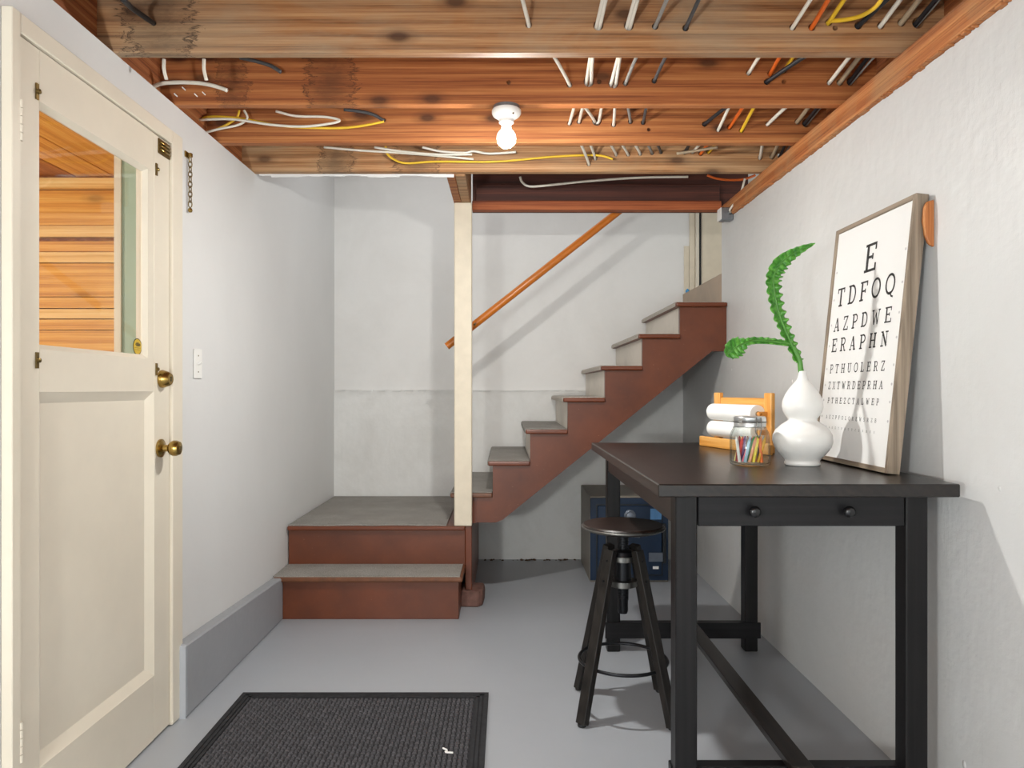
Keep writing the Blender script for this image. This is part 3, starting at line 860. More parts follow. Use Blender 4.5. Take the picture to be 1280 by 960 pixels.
# ------------------------------------------------------------------ door mat
mt = thing('door_mat', 'charcoal woven door mat on the grey floor by the door', 'mat', (-.54, 2.43, 0))
rx0, rx1, ry0, ry1 = -1.010, -0.068, 2.10, 2.762
obj('backing', B((rx0, rx1, ry0, ry1, 0.0, .005)), M['rug_edge'], mt)
bm = bmesh.new()
for (a, b, c, d) in ((rx0, rx1, ry0, ry0 + .016), (rx0, rx1, ry1 - .016, ry1), (rx0, rx0 + .016, ry0 + .016, ry1 - .016), (rx1 - .016, rx1, ry0 + .016, ry1 - .016)):
    box(bm, a, b, c, d, .0052, .009)
for g in (.022, .036):
    for (a, b, c, d) in ((rx0 + g, rx1 - g, ry0 + g, ry0 + g + .010), (rx0 + g, rx1 - g, ry1 - g - .010, ry1 - g), (rx0 + g, rx0 + g + .010, ry0 + g, ry1 - g), (rx1 - g - .010, rx1 - g, ry0 + g, ry1 - g)):
        box(bm, a, b, c, d, .0052, .010)
obj('border', bm, M['rug_edge'], mt)
bm = bmesh.new()
cs = .0165; y = ry0 + .056; j = 0
while y < ry1 - .054:
    x = rx0 + .056; i = 0
    while x < rx1 - .054:
        hor = (i + j) % 2
        hx, hy = (.0078, .0055) if hor else (.0055, .0078)
        hz = .0105 + random.uniform(-.0008, .0012)
        vs = [bm.verts.new((x + a * hx, y + b * hy, .0052)) for a, b in ((-1, -1), (1, -1), (1, 1), (-1, 1))]
        tp = [bm.verts.new((x + a * hx * .6, y + b * hy * .6, hz)) for a, b in ((-1, -1), (1, -1), (1, 1), (-1, 1))]
        for k in range(4): bm.faces.new((vs[k], vs[(k + 1) % 4], tp[(k + 1) % 4], tp[k]))
        bm.faces.new(tp)
        x += cs; i += 1
    y += cs; j += 1
obj('weave', bm, M['rug'], mt)['kind'] = 'stuff'
bm = bmesh.new()
tube(bm, smoothpath([(-.205, 2.325, .0125), (-.19, 2.31, .0128), (-.195, 2.30, .0125), (-.17, 2.295, .0125)], 4), .0028, 6)
tag(obj('lint_scrap', bm, M['paper'], origin=(-.19, 2.31, .0105)), 'tiny white scrap lying on the charcoal mat', 'scrap')

# ------------------------------------------------------------------ bar table
TX0, TX1, TY0, TY1, TZ = 0.393, 1.176, 1.863, 3.325, 0.925
tb = thing('bar_table', 'tall black-brown wooden bar table against the right wall', 'table', ((TX0 + TX1) / 2, (TY0 + TY1) / 2, 0))
obj('tabletop', B((TX0, TX1, TY0, TY1, TZ - .034, TZ)), M['table'], tb, bevel=.003)
LW = .058
lx = (0.450, 1.064); ly = (1.915, 3.212)
for x in lx:
    for y in ly:
        obj('leg', B((x, x + LW, y, y + LW, 0, TZ - .0345)), M['table_z'], tb, bevel=.003)
AZ = 0.806
obj('drawer_front', B((lx[0] + LW + .003, lx[1] - .003, 1.918, 1.938, AZ, TZ - .036)), M['table_x'], tb, bevel=.002)
dfr = [o for o in tb.children if o.name.startswith('drawer_front')][0]
obj('apron', B((lx[0] + LW, lx[1], 3.245, 3.265, AZ, TZ - .0345)), M['table_x'], tb)
obj('apron', B((lx[0] + .004, lx[0] + .024, 1.915 + LW, 3.212, AZ, TZ - .0345)), M['table'], tb)
obj('apron', B((lx[1] + LW - .024, lx[1] + LW - .004, 1.915 + LW, 3.212, AZ, TZ - .0345)), M['table'], tb)
for px in (940, 1057):
    c = P(px, 638, 1.918)
    bm = bmesh.new(); lathe(bm, [(.007, 0), (.006, .010), (.0125, .015), (.0155, .022), (.0145, .028), (.009, .032), (0, .033)], 20, M4=axis_m(c, (0, -1, 0)))
    obj('knob', bm, M['knob_black'], dfr, smooth=True, auto=50)
obj('stretcher', B((lx[0] - .004, lx[1] + LW + .004, 1.950, 1.985, .085, .150)), M['table_x'], tb, bevel=.002)
obj('stretcher', B((lx[0] - .010, lx[1] + LW + .010, 3.204, 3.2115, .062, .132), (lx[0] + LW + .001, lx[1] - .001, 3.212, 3.24, .062, .132)), M['table_x'], tb)
obj('stretcher', B((.757, .815, 1.905, 3.2035, .1505, .172)), M['table'], tb, bevel=.002)

# ------------------------------------------------------------------ stool
scx, scy = 0.428, 2.645
so = thing('bar_stool', 'round dark swivel stool with four splayed legs beside the table', 'stool', (scx, scy, 0), math.radians(-4))
SL = True


def S(name, bm, mat, **k):
    return obj(name, bm, mat, k.pop('parent', so), local=True, **k)


bm = bmesh.new(); lathe(bm, [(0, .656), (.138, .656), (.147, .660), (.148, .672), (.143, .677), (.05, .674), (0, .6735)], 48)
seat = S('seat', bm, M['stool_seat'], smooth=True, auto=40)
bm = bmesh.new(); tube(bm, [(.149 * math.cos(2 * PI * k / 48), .149 * math.sin(2 * PI * k / 48), .6655) for k in range(48)], .0045, 8, True)
S('metal_rim', bm, M['steel_edge'], smooth=True, parent=seat)
bm = bmesh.new(); lathe(bm, [(.045, .648), (.045, .6555)], 20); lathe(bm, [(.016, .35), (.019, .36), (.019, .647)], 18)
S('screw_shaft', bm, M['steel_dark'], smooth=True, auto=40)
bm = bmesh.new()
for k in range(26): tube(bm, [(.0195 * math.cos(a), .0195 * math.sin(a), .40 + k * .009 + a * .0014) for a in [2 * PI * q / 12 for q in range(13)]], .0022, 5)
S('thread', bm, M['steel_dark'], smooth=True)
for z0, z1 in ((.545, .563), (.452, .472)):
    bm = bmesh.new(); lathe(bm, [(.030, z0), (.052, z0), (.052, z1), (.030, z1)], 28)
    S('hub_ring', bm, M['steel_edge'], smooth=True, auto=40)
bm = bmesh.new(); lathe(bm, [(.030, .474), (.030, .544)], 20)
for a in range(4):
    th = PI / 4 + a * PI / 2; box(bm, -.004, .004, -.004, .004, .47, .55)
lathe(bm, [(.046, .564), (.040, .578), (.022, .585)], 24)
S('hub', bm, M['steel_dark'], smooth=True, auto=40)
for sx_, sy_ in ((-1, -1), (1, -1), (-1, 1), (1, 1)):
    bm = bmesh.new()
    top = Vector((sx_ * .047, sy_ * .047, .590)); foot = Vector((sx_ * .155, sy_ * .155, 0.008))
    n = Vector((sx_, sy_, 0)).normalized()
    beam(bm, foot, top, .040, .026, up=n)
    lg = S('leg', bm, M['stool_wood'], bevel=.0015)
    for f_ in (.94, .82):
        c = foot.lerp(top, f_) + n * .0135
        bm = bmesh.new(); lathe(bm, [(.005, 0), (.0045, .003), (0, .0035)], 10, M4=axis_m(c, n))
        S('bolt', bm, M['steel_dark'], parent=lg)
    bm = bmesh.new(); lathe(bm, [(.014, 0), (.016, .004), (.015, .012)], 12, (foot.x, foot.y, 0)); S('foot_cap', bm, M['knob_black'], parent=lg)
bm = bmesh.new(); tube(bm, [(.160 * math.cos(2 * PI * k / 56), .160 * math.sin(2 * PI * k / 56), .182) for k in range(56)], .0062, 10, True)
S('foot_ring', bm, M['steel_dark'], smooth=True)

# ------------------------------------------------------------------ vase and plant
vx, vy = 0.960, 2.335
s = vy / FPX
va = [(0, 0), (20.0, 0), (21.2, 1), (21.6, 4), (20.4, 6.5), (22, 10), (28, 18), (33.5, 27), (36, 37), (35.5, 46), (32, 54), (26, 61), (20.5, 65.5), (17.3, 68), (17.6, 71), (20.5, 76), (23.2, 82), (24.6, 90), (24, 98), (21, 107), (16.5, 116), (11, 124), (7, 130), (5.4, 135), (4.7, 140), (4.9, 143), (4.0, 143.6), (3.4, 141), (3.6, 132), (0, 131)]
vs_ = 0.305 / 143.6
bm = bmesh.new(); lathe(bm, [(r * s * .985, z * vs_) for r, z in va], 48, (vx, vy, TZ + .0005))
tag(obj('vase', bm, M['ceramic'], origin=(vx, vy, TZ), smooth=True), 'matt white double-gourd vase on the black table', 'vase')

pl = thing('potted_frond', 'crinkled green fronds, one upright and one arching, in the white vase', 'plant', (vx, vy, TZ + .28))


def frond(px, wprof, name, ruff, depth, nwav, seed):
    rr = random.Random(seed)
    d = [vy + depth * (k / (len(px) - 1)) for k in range(len(px))]
    ctl = [P(x, y, dd) for (x, y), dd in zip(px, d)]
    path = smoothpath(ctl, 20)
    n = len(path); bm = bmesh.new(); rows = []
    view = Vector((vx, vy, 0.1)).normalized()
    for i, p in enumerate(path):
        t = i / (n - 1)
        a = path[max(i - 1, 0)]; b = path[min(i + 1, n - 1)]; tg = (b - a).normalized()
        side = tg.cross(Vector((0.25, -1, 0.1))).normalized(); nrm = side.cross(tg).normalized()
        wd = wprof(t); ph = t * nwav * 2 * PI
        row = []
        for u in (-1, -.75, -.4, 0, .4, .75, 1):
            amp = ruff * (abs(u) ** 1.3) * min(1, wd / .02)
            wob = math.sin(ph + (0.9 if u > 0 else 0) + .4 * math.sin(ph * .37 + seed))
            off = side * (u * wd * (1 + .07 * wob * abs(u))) + nrm * (amp * wob - .5 * wd * (1 - abs(u))) + tg * (amp * .25 * math.cos(ph + (0.9 if u > 0 else 0)) * abs(u))
            row.append(bm.verts.new(p + off))
        rows.append(row)
    for A, Bq in zip(rows, rows[1:]):
        for k in range(6): bm.faces.new((A[k], A[k + 1], Bq[k + 1], Bq[k]))
    # thickness
    bmesh.ops.recalc_face_normals(bm, faces=bm.faces)
    bmesh.ops.solidify(bm, geom=list(bm.faces), thickness=.0018)
    fr = obj(name, bm, M['leaf'], pl, smooth=True)
    bm = bmesh.new(); tube(bm, [p - Vector((0, .001, 0)) for p in path[:int(n * .97)]], lambda t: .0045 * (1 - .75 * t), 8)
    obj('midrib', bm, M['stem'], fr, smooth=True)
    return fr


def w_main(t):
    return .0145 + .0115 * math.sin(PI * min(.5, t * .75)) if t < .68 else max(.0010, .0260 * (1 - (t - .68) / .325) ** .8)


def w_side(t):
    return .009 + .006 * t if t < .6 else max(.0015, (.0126 + .018 * math.sin(PI * (t - .6) / .42)) * (1.04 - (max(0, t - .92) / .08) ** 2))


frond([(999, 452), (990, 432), (981, 411), (973, 390), (968, 366), (967, 347), (974, 332), (987, 320), (1003, 311), (1019, 304)], w_main, 'frond', .0085, -.02, 19, 1)
frond([(989, 430), (975, 428), (958, 426), (940, 426), (928, 430), (918, 436), (907, 444)], w_side, 'frond', .0070, -.05, 13, 2)
bm = bmesh.new(); tube(bm, smoothpath([Vector((vx, vy, TZ + .285)), P(1001, 462, vy), P(999, 450, vy), P(991, 432, vy)], 5), lambda t: .0095 - .002 * t, 10)
obj('stem', bm, M['stem'], pl, smooth=True)

# ------------------------------------------------------------------ glass jar of crayons
jx, jy = 0.786, 2.325
jr = thing('glass_jar', 'square clip-top glass jar full of crayons on the black table', 'jar', (jx, jy, TZ))
rot = Matrix.Rotation(math.radians(12), 4, 'Z')
oj = [(0, .0004), (.046, .0004), (.052, .004), (.0535, .012), (.0535, .095), (.050, .108), (.0455, .118), (.0445, .124)]
ij = [(.0415, .124), (.0425, .117), (.0470, .107), (.0505, .094), (.0505, .014), (.048, .008), (0, .007)]
bm = bmesh.new(); lathe(bm, oj + ij, 40, sq=2.2); bm.transform(Matrix.Translation((jx, jy, TZ)) @ rot)
obj('jar_body', bm, M['jar_glass'], jr, smooth=True)
bm = bmesh.new(); lathe(bm, [(.0480, .1245), (.0500, .127), (.0500, .139), (.0485, .142), (.0500, .145), (.0500, .155), (.046, .159), (0, .160)], 40); bm.transform(Matrix.Translation((jx, jy, TZ)))
lid = obj('lid', bm, M['lid'], jr, smooth=True, auto=35)
bm = bmesh.new(); tube(bm, [(jx + .0505 * math.cos(2 * PI * k / 32), jy + .0505 * math.sin(2 * PI * k / 32), TZ + .141) for k in range(32)], .0016, 6, True)
tube(bm, smoothpath([(jx + .004, jy - .052, TZ + .157), (jx + .003, jy - .057, TZ + .14), (jx - .002, jy - .058, TZ + .115), (jx + .010, jy - .0575, TZ + .092)], 4), .0015, 6)
tube(bm, smoothpath([(jx + .018, jy - .050, TZ + .157), (jx + .017, jy - .056, TZ + .14), (jx + .016, jy - .058, TZ + .115), (jx + .010, jy - .0575, TZ + .092)], 4), .0015, 6)
obj('wire_clasp', bm, M['steel_edge'], jr, smooth=True)
CR = [('white', 'e8e6e2'), ('pale blue', '9fc3d8'), ('peach', 'eaa17c'), ('lemon yellow', 'eedb4a'), ('golden yellow', 'd9a41f'), ('orange', 'e5712a'), ('red', 'c2302a'), ('pink', 'e2788a'), ('green', '3f8f46'), ('mustard yellow', 'b98f25'), ('salmon', 'e58a6e'), ('apricot', 'f0b06a'), ('dark red', '8c2224'), ('purple', '6b3f7a'), ('dark blue', '2c4478'), ('brown', '7b4a2c'), ('lime green', '8fb53c'), ('grey', '93959a'), ('light yellow', 'f0e39a'), ('rust orange', 'b9501f'), ('sky blue', '5c9cc9'), ('olive green', '66722f')]
cmats = {}
rr = random.Random(5)
order = list(range(len(CR)))
for k, ci in enumerate(order):
    nm, hx = CR[ci]
    if ci not in cmats: cmats[ci] = flat('crayon_' + nm.replace(' ', '_') + str(ci), hx, 0.5, var=0.05)
    gx, gy = (k % 6) - 2.5, (k // 6) - 1.4
    b = Vector((jx + gx * .0142 - .004 + rr.uniform(-.002, .002), jy + gy * .0150 + rr.uniform(-.003, .003), TZ + .0125))
    lean_ = rr.uniform(.010, .030) if k % 5 else rr.uniform(-.02, -.01)
    tp = b + Vector((min(lean_, .042 - gx * .0142) if lean_ > 0 else lean_ * .6, rr.uniform(-.006, .010), .075 + rr.uniform(-.006, .004)))
    dv = (tp - b).normalized(); L = .083
    bm = bmesh.new(); lathe(bm, [(.0050, 0), (.0050, L * .86), (.0042, L * .87), (.0019, L), (0, L)], 10, M4=axis_m(b, dv))
    tag(obj('crayon', bm, cmats[ci], origin=b, smooth=True, auto=40), nm + ' wax crayon leaning inside the glass jar', 'crayon', 'crayons in the glass jar')

# ------------------------------------------------------------------ pine paper-roll stand
ox, oy = 0.842, 3.145
uu = Vector((.27, -.963, 0)).normalized(); nn = Vector((uu.y * -1, uu.x, 0)); nn = Vector((.963, .27, 0)).normalized()
rz = math.atan2(uu.y, uu.x)
ps = thing('paper_roll_stand', 'orange pine tabletop stand for paper rolls by the wall', 'stand', (ox, oy, TZ), rz)
# local: x = along the front board, y = towards the wall


def PS(name, bm, **k):
    return obj(name, bm, M['pine_x'] if k.pop('x', 0) else M['pine'], k.pop('parent', ps), local=True, **k)


M['pine_x'] = wood('orange_pine_board', 'c9822f', 'e0a04e', 'edb76c', 'X', 0.4, fine=20, bump=0.06)
M['pine'] = wood('orange_pine_upright', 'c57c2b', 'dd9a48', 'ebb367', 'Z', 0.4, fine=20, bump=0.06)
UW = .045
PS('front_board', B((0, .49, 0, .020, .0005, .043)), x=1, bevel=.003)
for u in (.035, .388):
    PS('upright', B((u, u + UW, .050, .070, .0005, .232)), bevel=.003)
    PS('side_foot', B((u + .008, u + .036, .0205, .0495, .0005, .030)), x=0, bevel=.002)
PS('top_rail', B((.035 + UW + .0005, .3875, .053, .067, .172, .212)), x=1, bevel=.003)
for yy_, zz_ in ((.020, .151), (.020, .081)):
    bm = bmesh.new(); tube(bm, [(.066, yy_, zz_), (.414, yy_, zz_)], .006, 10)
    PS('dowel', bm, smooth=True)
for u in (.060, .402):
    PS('arm', B((u, u + .010, .014, .0495, .140, .160))); PS('arm', B((u, u + .010, .014, .0495, .070, .090)))
for lab, yy, zc, r in (('upper white paper roll on the pine stand, larger than the one below', .020, .151, .0345), ('lower white paper roll on the pine stand, just above its base board', .020, .081, .0335)):
    bm = bmesh.new()
    mid = [(.009, 0), (r - .001, 0), (r, .001), (r, .310), (r - .001, .311), (.009, .311)]
    lathe(bm, mid, 32)
    # loose hanging edge of the sheet
    bm.transform(Matrix.Rotation(PI / 2, 4, 'Y'))
    me_o = None
    Mx = Matrix.Translation((ox, oy, TZ)) @ Matrix.Rotation(rz, 4, 'Z') @ Matrix.Translation((.082, yy, zc))
    bm.transform(Mx)
    rt = thing('paper_roll', lab, 'paper roll', Mx.translation, rz, 'paper rolls on the pine stand')
    obj('roll', bm, M['paper'], rt, smooth=True, auto=40)
    bm = bmesh.new(); lathe(bm, [(.0075, -.002), (.0105, -.002), (.0105, .313), (.0075, .313)], 18)
    bm.transform(Matrix.Rotation(PI / 2, 4, 'Y'))
    obj('cardboard_core', bm, M['wire_tan'], rt, local=True, smooth=True, auto=40)

# ------------------------------------------------------------------ eye chart
FW, FH, FT = 0.500, 0.808, 0.038
by0, bx0, tx0 = 2.560, 1.088, 1.172
lean = math.asin((tx0 - bx0) / FH)
ec = thing('eye_chart', 'framed eye test chart leaning against the right wall', 'picture', (bx0, by0, TZ))
# local chart frame: u along -Y, v up the board, n out of the board (towards -X)
U = Vector((0, -1, 0)); V = Vector((math.sin(lean), 0, math.cos(lean))); Nn = U.cross(V); Nn = Vector((-math.cos(lean), 0, math.sin(lean)))
F4 = Matrix(((U.x, V.x, Nn.x, 0), (U.y, V.y, Nn.y, 0), (U.z, V.z, Nn.z, 0.0045), (0, 0, 0, 1)))


def EC(name, bm, mat, parent=None, **k):
    bm.transform(F4); return obj(name, bm, mat, parent or ec, local=True, **k)


fw = .015
EC('frame_stile', B((0, fw, 0, FH, -FT, 0)), M['frame_wood'], bevel=.0015)
EC('frame_stile', B((FW - fw, FW, 0, FH, -FT, 0)), M['frame_wood'], bevel=.0015)
EC('frame_rail', B((fw, FW - fw, 0, fw, -FT, 0)), M['frame_wood_y'], bevel=.0015)
EC('frame_rail', B((fw, FW - fw, FH - fw, FH, -FT, 0)), M['frame_wood_y'], bevel=.0015)
pp = EC('chart_sheet', B((fw, FW - fw, fw, FH - fw, -.012, -.006)), M['chart_paper'])
G = {}


def arc(cx, cy, rx, ry, a0, a1, n=14):
    return [(cx + rx * math.cos(math.radians(a0 + (a1 - a0) * i / n)), cy + ry * math.sin(math.radians(a0 + (a1 - a0) * i / n))) for i in range(n + 1)]


TT, TH, SF = .165, .095, .095
def ser(x, y, w=.34): return [((x - w / 2, y), (x + w / 2, y)), SF]
def stem(x, a=0, b=1, t=TT): return [((x, a), (x, b)), t]
lo, hi = SF / 2, 1 - SF / 2
G['E'] = (.80, [stem(.2), [((.02, hi), (.74, hi)), SF], [((.02, lo), (.78, lo)), SF], [((.2, .52), (.54, .52)), SF], [((.72, 1), (.72, .74)), SF], [((.76, 0), (.76, .27)), SF], [((.54, .42), (.54, .63)), SF]])
G['F'] = (.74, [stem(.2), [((.02, hi), (.72, hi)), SF], ser(.2, lo, .38), [((.2, .5), (.54, .5)), SF], [((.70, 1), (.70, .74)), SF], [((.54, .4), (.54, .61)), SF]])
G['T'] = (.82, [stem(.41), [((.03, hi), (.79, hi)), SF], ser(.41, lo, .40), [((.06, 1), (.06, .73)), SF], [((.76, 1), (.76, .73)), SF]])
G['D'] = (.84, [stem(.2), [((.02, hi), (.42, hi)), SF], [((.02, lo), (.42, lo)), SF], [arc(.40, .5, .37, .455, 90, -90), .12]])
G['O'] = (.88, [[arc(.44, .5, .37, .455, 0, 360, 28), .12]])
G['Q'] = (.88, [[arc(.44, .5, .37, .455, 0, 360, 28), .12], [((.46, .12), (.60, -.08), (.76, -.14)), .09]])
G['A'] = (.90, [[((.45, .97), (.16, .04)), .075], [((.45, .97), (.74, .04)), TT], [((.26, .32), (.66, .32)), .07], ser(.16, lo, .28), ser(.74, lo, .32)])
G['Z'] = (.76, [[((.08, hi), (.68, hi)), SF], [((.06, lo), (.70, lo)), SF], [((.62, .94), (.12, .06)), .12], [((.09, 1), (.09, .75)), SF], [((.69, 0), (.69, .26)), SF]])
G['P'] = (.76, [stem(.2), ser(.2, lo, .38), [((.02, hi), (.42, hi)), SF], [((.2, .45), (.42, .45)), SF], [arc(.42, .705, .28, .255, 90, -90), .11]])
G['R'] = (.86, [stem(.2), ser(.2, lo, .36), [((.02, hi), (.42, hi)), SF], [((.2, .48), (.44, .48)), SF], [arc(.42, .72, .27, .24, 90, -90), .11], [((.44, .47), (.58, .30), (.68, .04)), .12], ser(.74, lo, .22)])
G['W'] = (1.10, [[((.16, .97), (.34, .03)), .12], [((.34, .03), (.55, .80)), .075], [((.55, .80), (.76, .03)), .12], [((.76, .03), (.94, .97)), .075], ser(.16, hi, .28), ser(.94, hi, .26)])
G['H'] = (.92, [stem(.2), stem(.72), [((.2, .5), (.72, .5)), SF], ser(.2, lo), ser(.2, hi), ser(.72, lo), ser(.72, hi)])
G['N'] = (.92, [stem(.2, t=.075), stem(.72, t=.075), [((.2, .95), (.72, .05)), TT], ser(.2, lo), ser(.16, hi, .28), ser(.72, hi)])
G['U'] = (.90, [stem(.19, .33), stem(.71, .33, t=.08), [arc(.45, .33, .26, .285, 180, 360), .10], ser(.19, hi), ser(.71, hi, .30)])
G['L'] = (.74, [stem(.2), ser(.2, hi, .38), [((.02, lo), (.70, lo)), SF], [((.68, 0), (.68, .28)), SF]])
G['X'] = (.86, [[((.16, .96), (.70, .04)), .125], [((.70, .96), (.16, .04)), .075], ser(.17, lo, .28), ser(.70, lo, .30), ser(.16, hi, .30), ser(.70, hi, .28)])
G['C'] = (.82, [[arc(.45, .5, .37, .455, 40, 320, 20), .115], [((.72, 1), (.72, .72)), SF], ])
G['S'] = (.70, [[arc(.35, .735, .23, .22, 35, 270, 12) + arc(.35, .265, .25, .22, 90, -145, 12), .11], [((.60, .98), (.60, .72)), .06], [((.10, .02), (.10, .28)), .06]])
G['B'] = (.80, [stem(.2), [((.02, hi), (.42, hi)), SF], [((.02, lo), (.44, lo)), SF], [((.2, .52), (.42, .52)), SF], [arc(.42, .75, .24, .215, 90, -90), .10], [arc(.42, .27, .28, .235, 90, -90), .11]])


def stroke(bm, pts, th, fx, z):
    for (a, b) in zip(pts, pts[1:]):
        A, Bv = Vector(a), Vector(b); d = Bv - A
        if d.length < 1e-6: continue
        d.normalize(); n = Vector((-d.y, d.x)) * th / 2
        ext = d * (th * .12 if len(pts) > 2 else 0)
        q = [fx(p) for p in (A - ext - n, Bv + ext - n, Bv + ext + n, A - ext + n)]
        vb = [bm.verts.new((x, y, z)) for x, y in q]; bm.faces.new(vb)


def row(txt, vfrac, hgt, u0, u1, mat=None, sx=1.0):
    cv = FH * (1 - vfrac)
    ws = [G[c][0] * hgt * sx for c in txt]
    tot = u1 - u0
    gap = (tot - sum(ws)) / (len(txt) - 1) if len(txt) > 1 else 0
    x = u0 * 1.0 if len(txt) > 1 else (u0 + u1) / 2 - ws[0] / 2
    bm = bmesh.new()
    for c, wd in zip(txt, ws):
        for pts, th in G[c][1]:
            stroke(bm, pts, th, lambda p, x=x: (x + p[0] * hgt * sx, cv + (p[1] - .5) * hgt), -.0055)
        x += wd + gap
        if hgt > .024:
            EC('letter', bm, M['ink'], pp); bm = bmesh.new()
    if hgt <= .024:
        EC('lettering', bm, mat or M['ink'], pp)['kind'] = 'stuff'


u0, u1 = .055, .428
row('E', .175, .092, u0, u1 + .04)
row('TDFOQ', .305, .064, u0, u1)
row('AZPDWE', .421, .048, .05, .425)
row('ERAPHN', .510, .047, .05, .420)
row('PTHUOLERZ', .611, .031, .055, .418, sx=.95)
row('ZXTWRDEPRHA', .682, .026, .055, .418, sx=.95)
row('PTHEZCTALWEP', .746, .020, .062, .405, sx=.95)
row('AEZPFOLQREWSRZB', .816, .0125, .062, .402, M['ink'])
row('WAEZTPDUTCENBRS', .860, .0075, .066, .398, M['ink'])
bm = bmesh.new()
for vf in (.19, .31, .42, .51, .61, .68, .745, .815):
    for u in (.030, .466):
        lathe(bm, [(.0042, -.0057), (.0042, -.0054)], 10, (u, FH * (1 - vf), 0))
EC('row_mark', bm, M['dot'], pp)['kind'] = 'stuff'

bm = bmesh.new()
prism(bm, [(1.216, 1.575), (1.200, 1.585), (1.190, 1.61), (1.186, 1.65), (1.188, 1.69), (1.196, 1.705), (1.216, 1.71)], 'y', 2.044, 2.057)
tag(obj('wall_peg', bm, M['peg_wood'], origin=(1.217, 2.04, 1.64), bevel=.003), 'small orange wooden block on the right wall behind the chart corner', 'block')

# ------------------------------------------------------------------ ceiling bulb
bx, by = 0.0, JY[4] + JT / 2
cl = thing('ceiling_light', 'bare lit bulb in a white porcelain holder under the second joist', 'light', (bx, by, ZJ))
bm = bmesh.new(); lathe(bm, [(.048, ZJ - .012), (.048, ZJ - .0005)], 32, (bx, by, 0)); obj('backing_plate', bm, M['box_metal'], cl)
ZB = ZJ - .0125
bm = bmesh.new(); lathe(bm, [(.020, ZB - .050), (.0265, ZB - .047), (.027, ZB - .036), (.036, ZB - .029), (.048, ZB - .021), (.0525, ZB - .013), (.0525, ZB - .003), (.050, ZB)], 40, (bx, by, 0))
obj('lamp_holder', bm, M['porcelain'], cl, smooth=True, auto=40)
for a in (2.2, 5.3):
    bm = bmesh.new(); lathe(bm, [(.0035, 0), (.003, .002), (0, .0022)], 10, M4=axis_m((bx + .0435 * math.cos(a), by + .0435 * math.sin(a), ZB - .0245), (.6 * math.cos(a), .6 * math.sin(a), -1)))
    obj('screw', bm, M['brass_dark'], cl)
Z0 = ZB - .1365
bm = bmesh.new(); lathe(bm, [(0, Z0), (.016, Z0 + .003), (.027, Z0 + .012), (.0328, Z0 + .022)], 32, (bx, by, 0))
bu = obj('bulb', bm, M['bulb'], cl, smooth=True)
bm = bmesh.new(); lathe(bm, [(.0329, Z0 + .0222), (.0345, Z0 + .033), (.033, Z0 + .046), (.026, Z0 + .058), (.0185, Z0 + .066), (.0165, Z0 + .074), (.0165, Z0 + .086)], 32, (bx, by, 0))
obj('bulb_neck', bm, M['bulb_top'], bu, smooth=True)

# ------------------------------------------------------------------ cables
def cable(c, label, pts, r=.0045, n=6, flatk=1.0):
    bm = bmesh.new(); tube(bm, smoothpath(pts, n), r, 8, flatk=flatk)
    tag(obj('electrical_cable', bm, M[c], origin=Vector(pts[0]), smooth=True), label, 'cable', 'cables among the ceiling joists')


for c, lab, pts, r in RUNPTS: cable(c, lab, pts, r)


def loose(c, lab, px, D, r=.0045, dd=None):
    n = len(px)
    cable(c, lab, [P(x, y, (D if dd is None else dd[k])) for k, (x, y) in enumerate(px)], r * 1.15)


loose('wire_white', 'cream cable arching against the second joist at the left end', [(186, 112), (200, 105), (222, 103), (250, 104), (270, 108), (284, 113)], 2.52, .006)
loose('wire_dark', 'short dark cable ending at a hole in the second joist, left', [(300, 72), (318, 76), (338, 82), (351, 90)], 2.53, .006)
loose('wire_black', 'dark rod poking from the first joist at top left', [(153, -2), (165, 10), (192, 29)], 2.13, .007, [1.95, 2.05, 2.174])
loose('wire_yellow', 'yellow cable sagging along the third joist at left', [(243, 152), (262, 146), (300, 148), (350, 157), (400, 160), (440, 159), (480, 152)], 2.93, .0045)
loose('wire_white', 'cream cable running low along the third joist left of the grey end', [(248, 150), (290, 149), (340, 156), (380, 158), (415, 154), (424, 150), (405, 146), (370, 145), (345, 139)], 2.90, .0045)
loose('wire_white', 'cream cable curling in a loop at the left end of the third joist', [(255, 166), (275, 161), (298, 156), (309, 148), (305, 138)], 2.92, .0042)
loose('wire_yellow', 'short yellow cable crossing the cream loop at the left end', [(268, 163), (285, 155), (296, 147), (299, 138)], 2.945, .0042)
loose('wire_dark', 'grey cable bending down into the hole in the third joist', [(430, 137), (448, 139), (466, 143), (480, 151)], 2.94, .006)
loose('wire_white', 'long cream cable along the fourth joist, lowest of three left of the bulb', [(405, 184), (450, 188), (500, 191), (550, 195), (592, 199)], 3.33, .0045)
loose('wire_white', 'cream cable along the fourth joist ending furthest left under the bulb', [(468, 184), (500, 189), (545, 193), (590, 193)], 3.31, .0045)
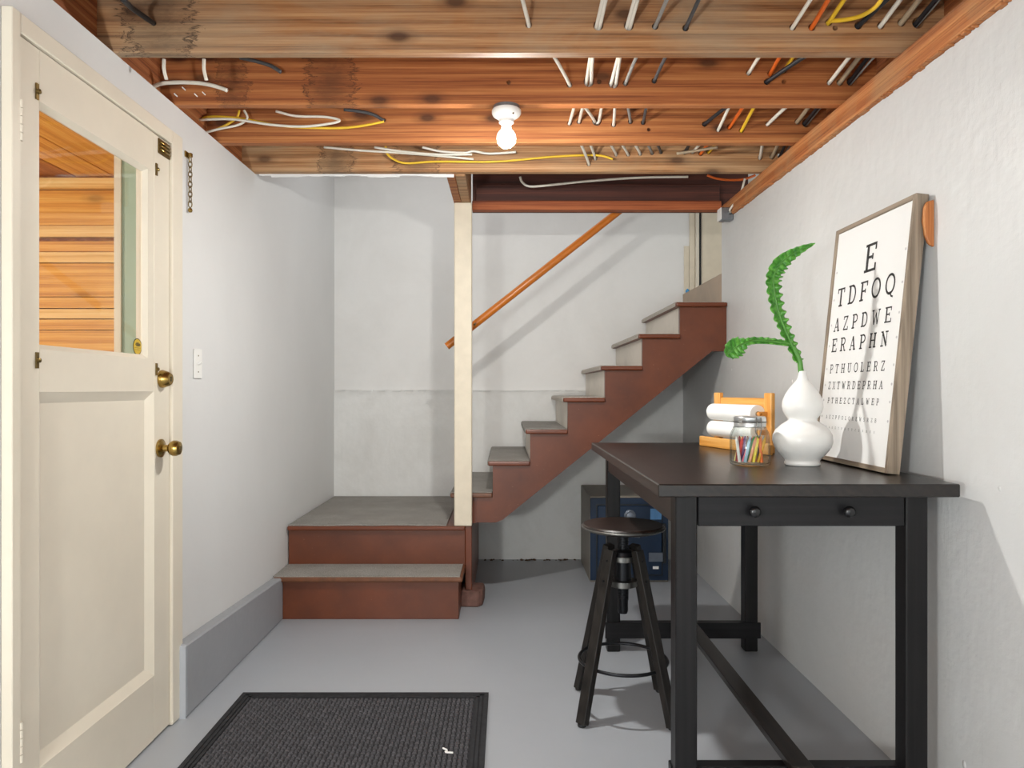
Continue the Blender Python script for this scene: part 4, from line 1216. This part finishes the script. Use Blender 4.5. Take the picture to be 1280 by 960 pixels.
loose('wire_white', 'cream cable along the fourth joist passing close under the bulb', [(528, 184), (550, 189), (580, 191), (592, 189), (612, 192), (645, 190)], 3.29, .0045)
loose('wire_yellow', 'long yellow cable drooping across the fourth joist below the bulb', [(482, 183), (484, 192), (492, 199), (508, 204), (545, 202), (620, 202), (690, 196), (745, 194), (766, 199)], 3.34, .0045)
loose('wire_white', 'cream cable looping along the dark header above the stairs', [(650, 221), (653, 228), (663, 233), (690, 231), (740, 226), (800, 222), (860, 221)], 3.88, .0055)
loose('wire_orange', 'orange cable loop below the last joist near the right end', [(884, 219), (895, 223), (912, 225), (930, 224), (944, 219)], 3.84, .0055)
loose('wire_yellow', 'yellow cable curling rightward out of a hole in the first joist', [(1038, 26), (1054, 25), (1076, 20), (1094, 9), (1104, -4)], 2.1, .0055, [2.172, 2.14, 2.09, 2.02, 1.96])
loose('wire_tan', 'tan cable lying across others behind the third joist at right', [(846, 192), (872, 188), (897, 184)], 3.2, .0055)
jb = thing('junction_box', 'small galvanised junction box under the header on the right wall', 'electrical box', (1.18, 3.88, 2.10))
obj('box_body', B((1.150, 1.213, 3.845, 3.905, 2.078, 2.145)), M['box_metal'], jb, bevel=.004)
obj('cover', B((1.144, 1.1495, 3.842, 3.908, 2.080, 2.143)), M['plastic'], jb, bevel=.001)
bm = bmesh.new(); lathe(bm, [(.012, 0), (.012, .014), (.009, .016)], 12, M4=axis_m((1.195, 3.845, 2.115), (.0, -1, .2))); obj('cable_clamp', bm, M['steel_edge'], jb)
cable('wire_white', 'cream cable dropping into the junction box on the right wall', [P(931, 223, 3.78), P(927, 238, 3.80), P(921, 250, 3.80), (1.182, 3.80, 2.125), (1.190, 3.828, 2.116)], .0055)
for k, (x, y0_, y1_) in enumerate(((205, 74, 99), (255, 74, 100))):
    loose('wire_white', ('short white stub hanging behind the first joist, left of its twin' if k == 0 else 'short white stub hanging behind the first joist, right of its twin'), [(x, y0_), (x, (y0_ + y1_) / 2), (x + 3, y1_)], 2.30, .005)
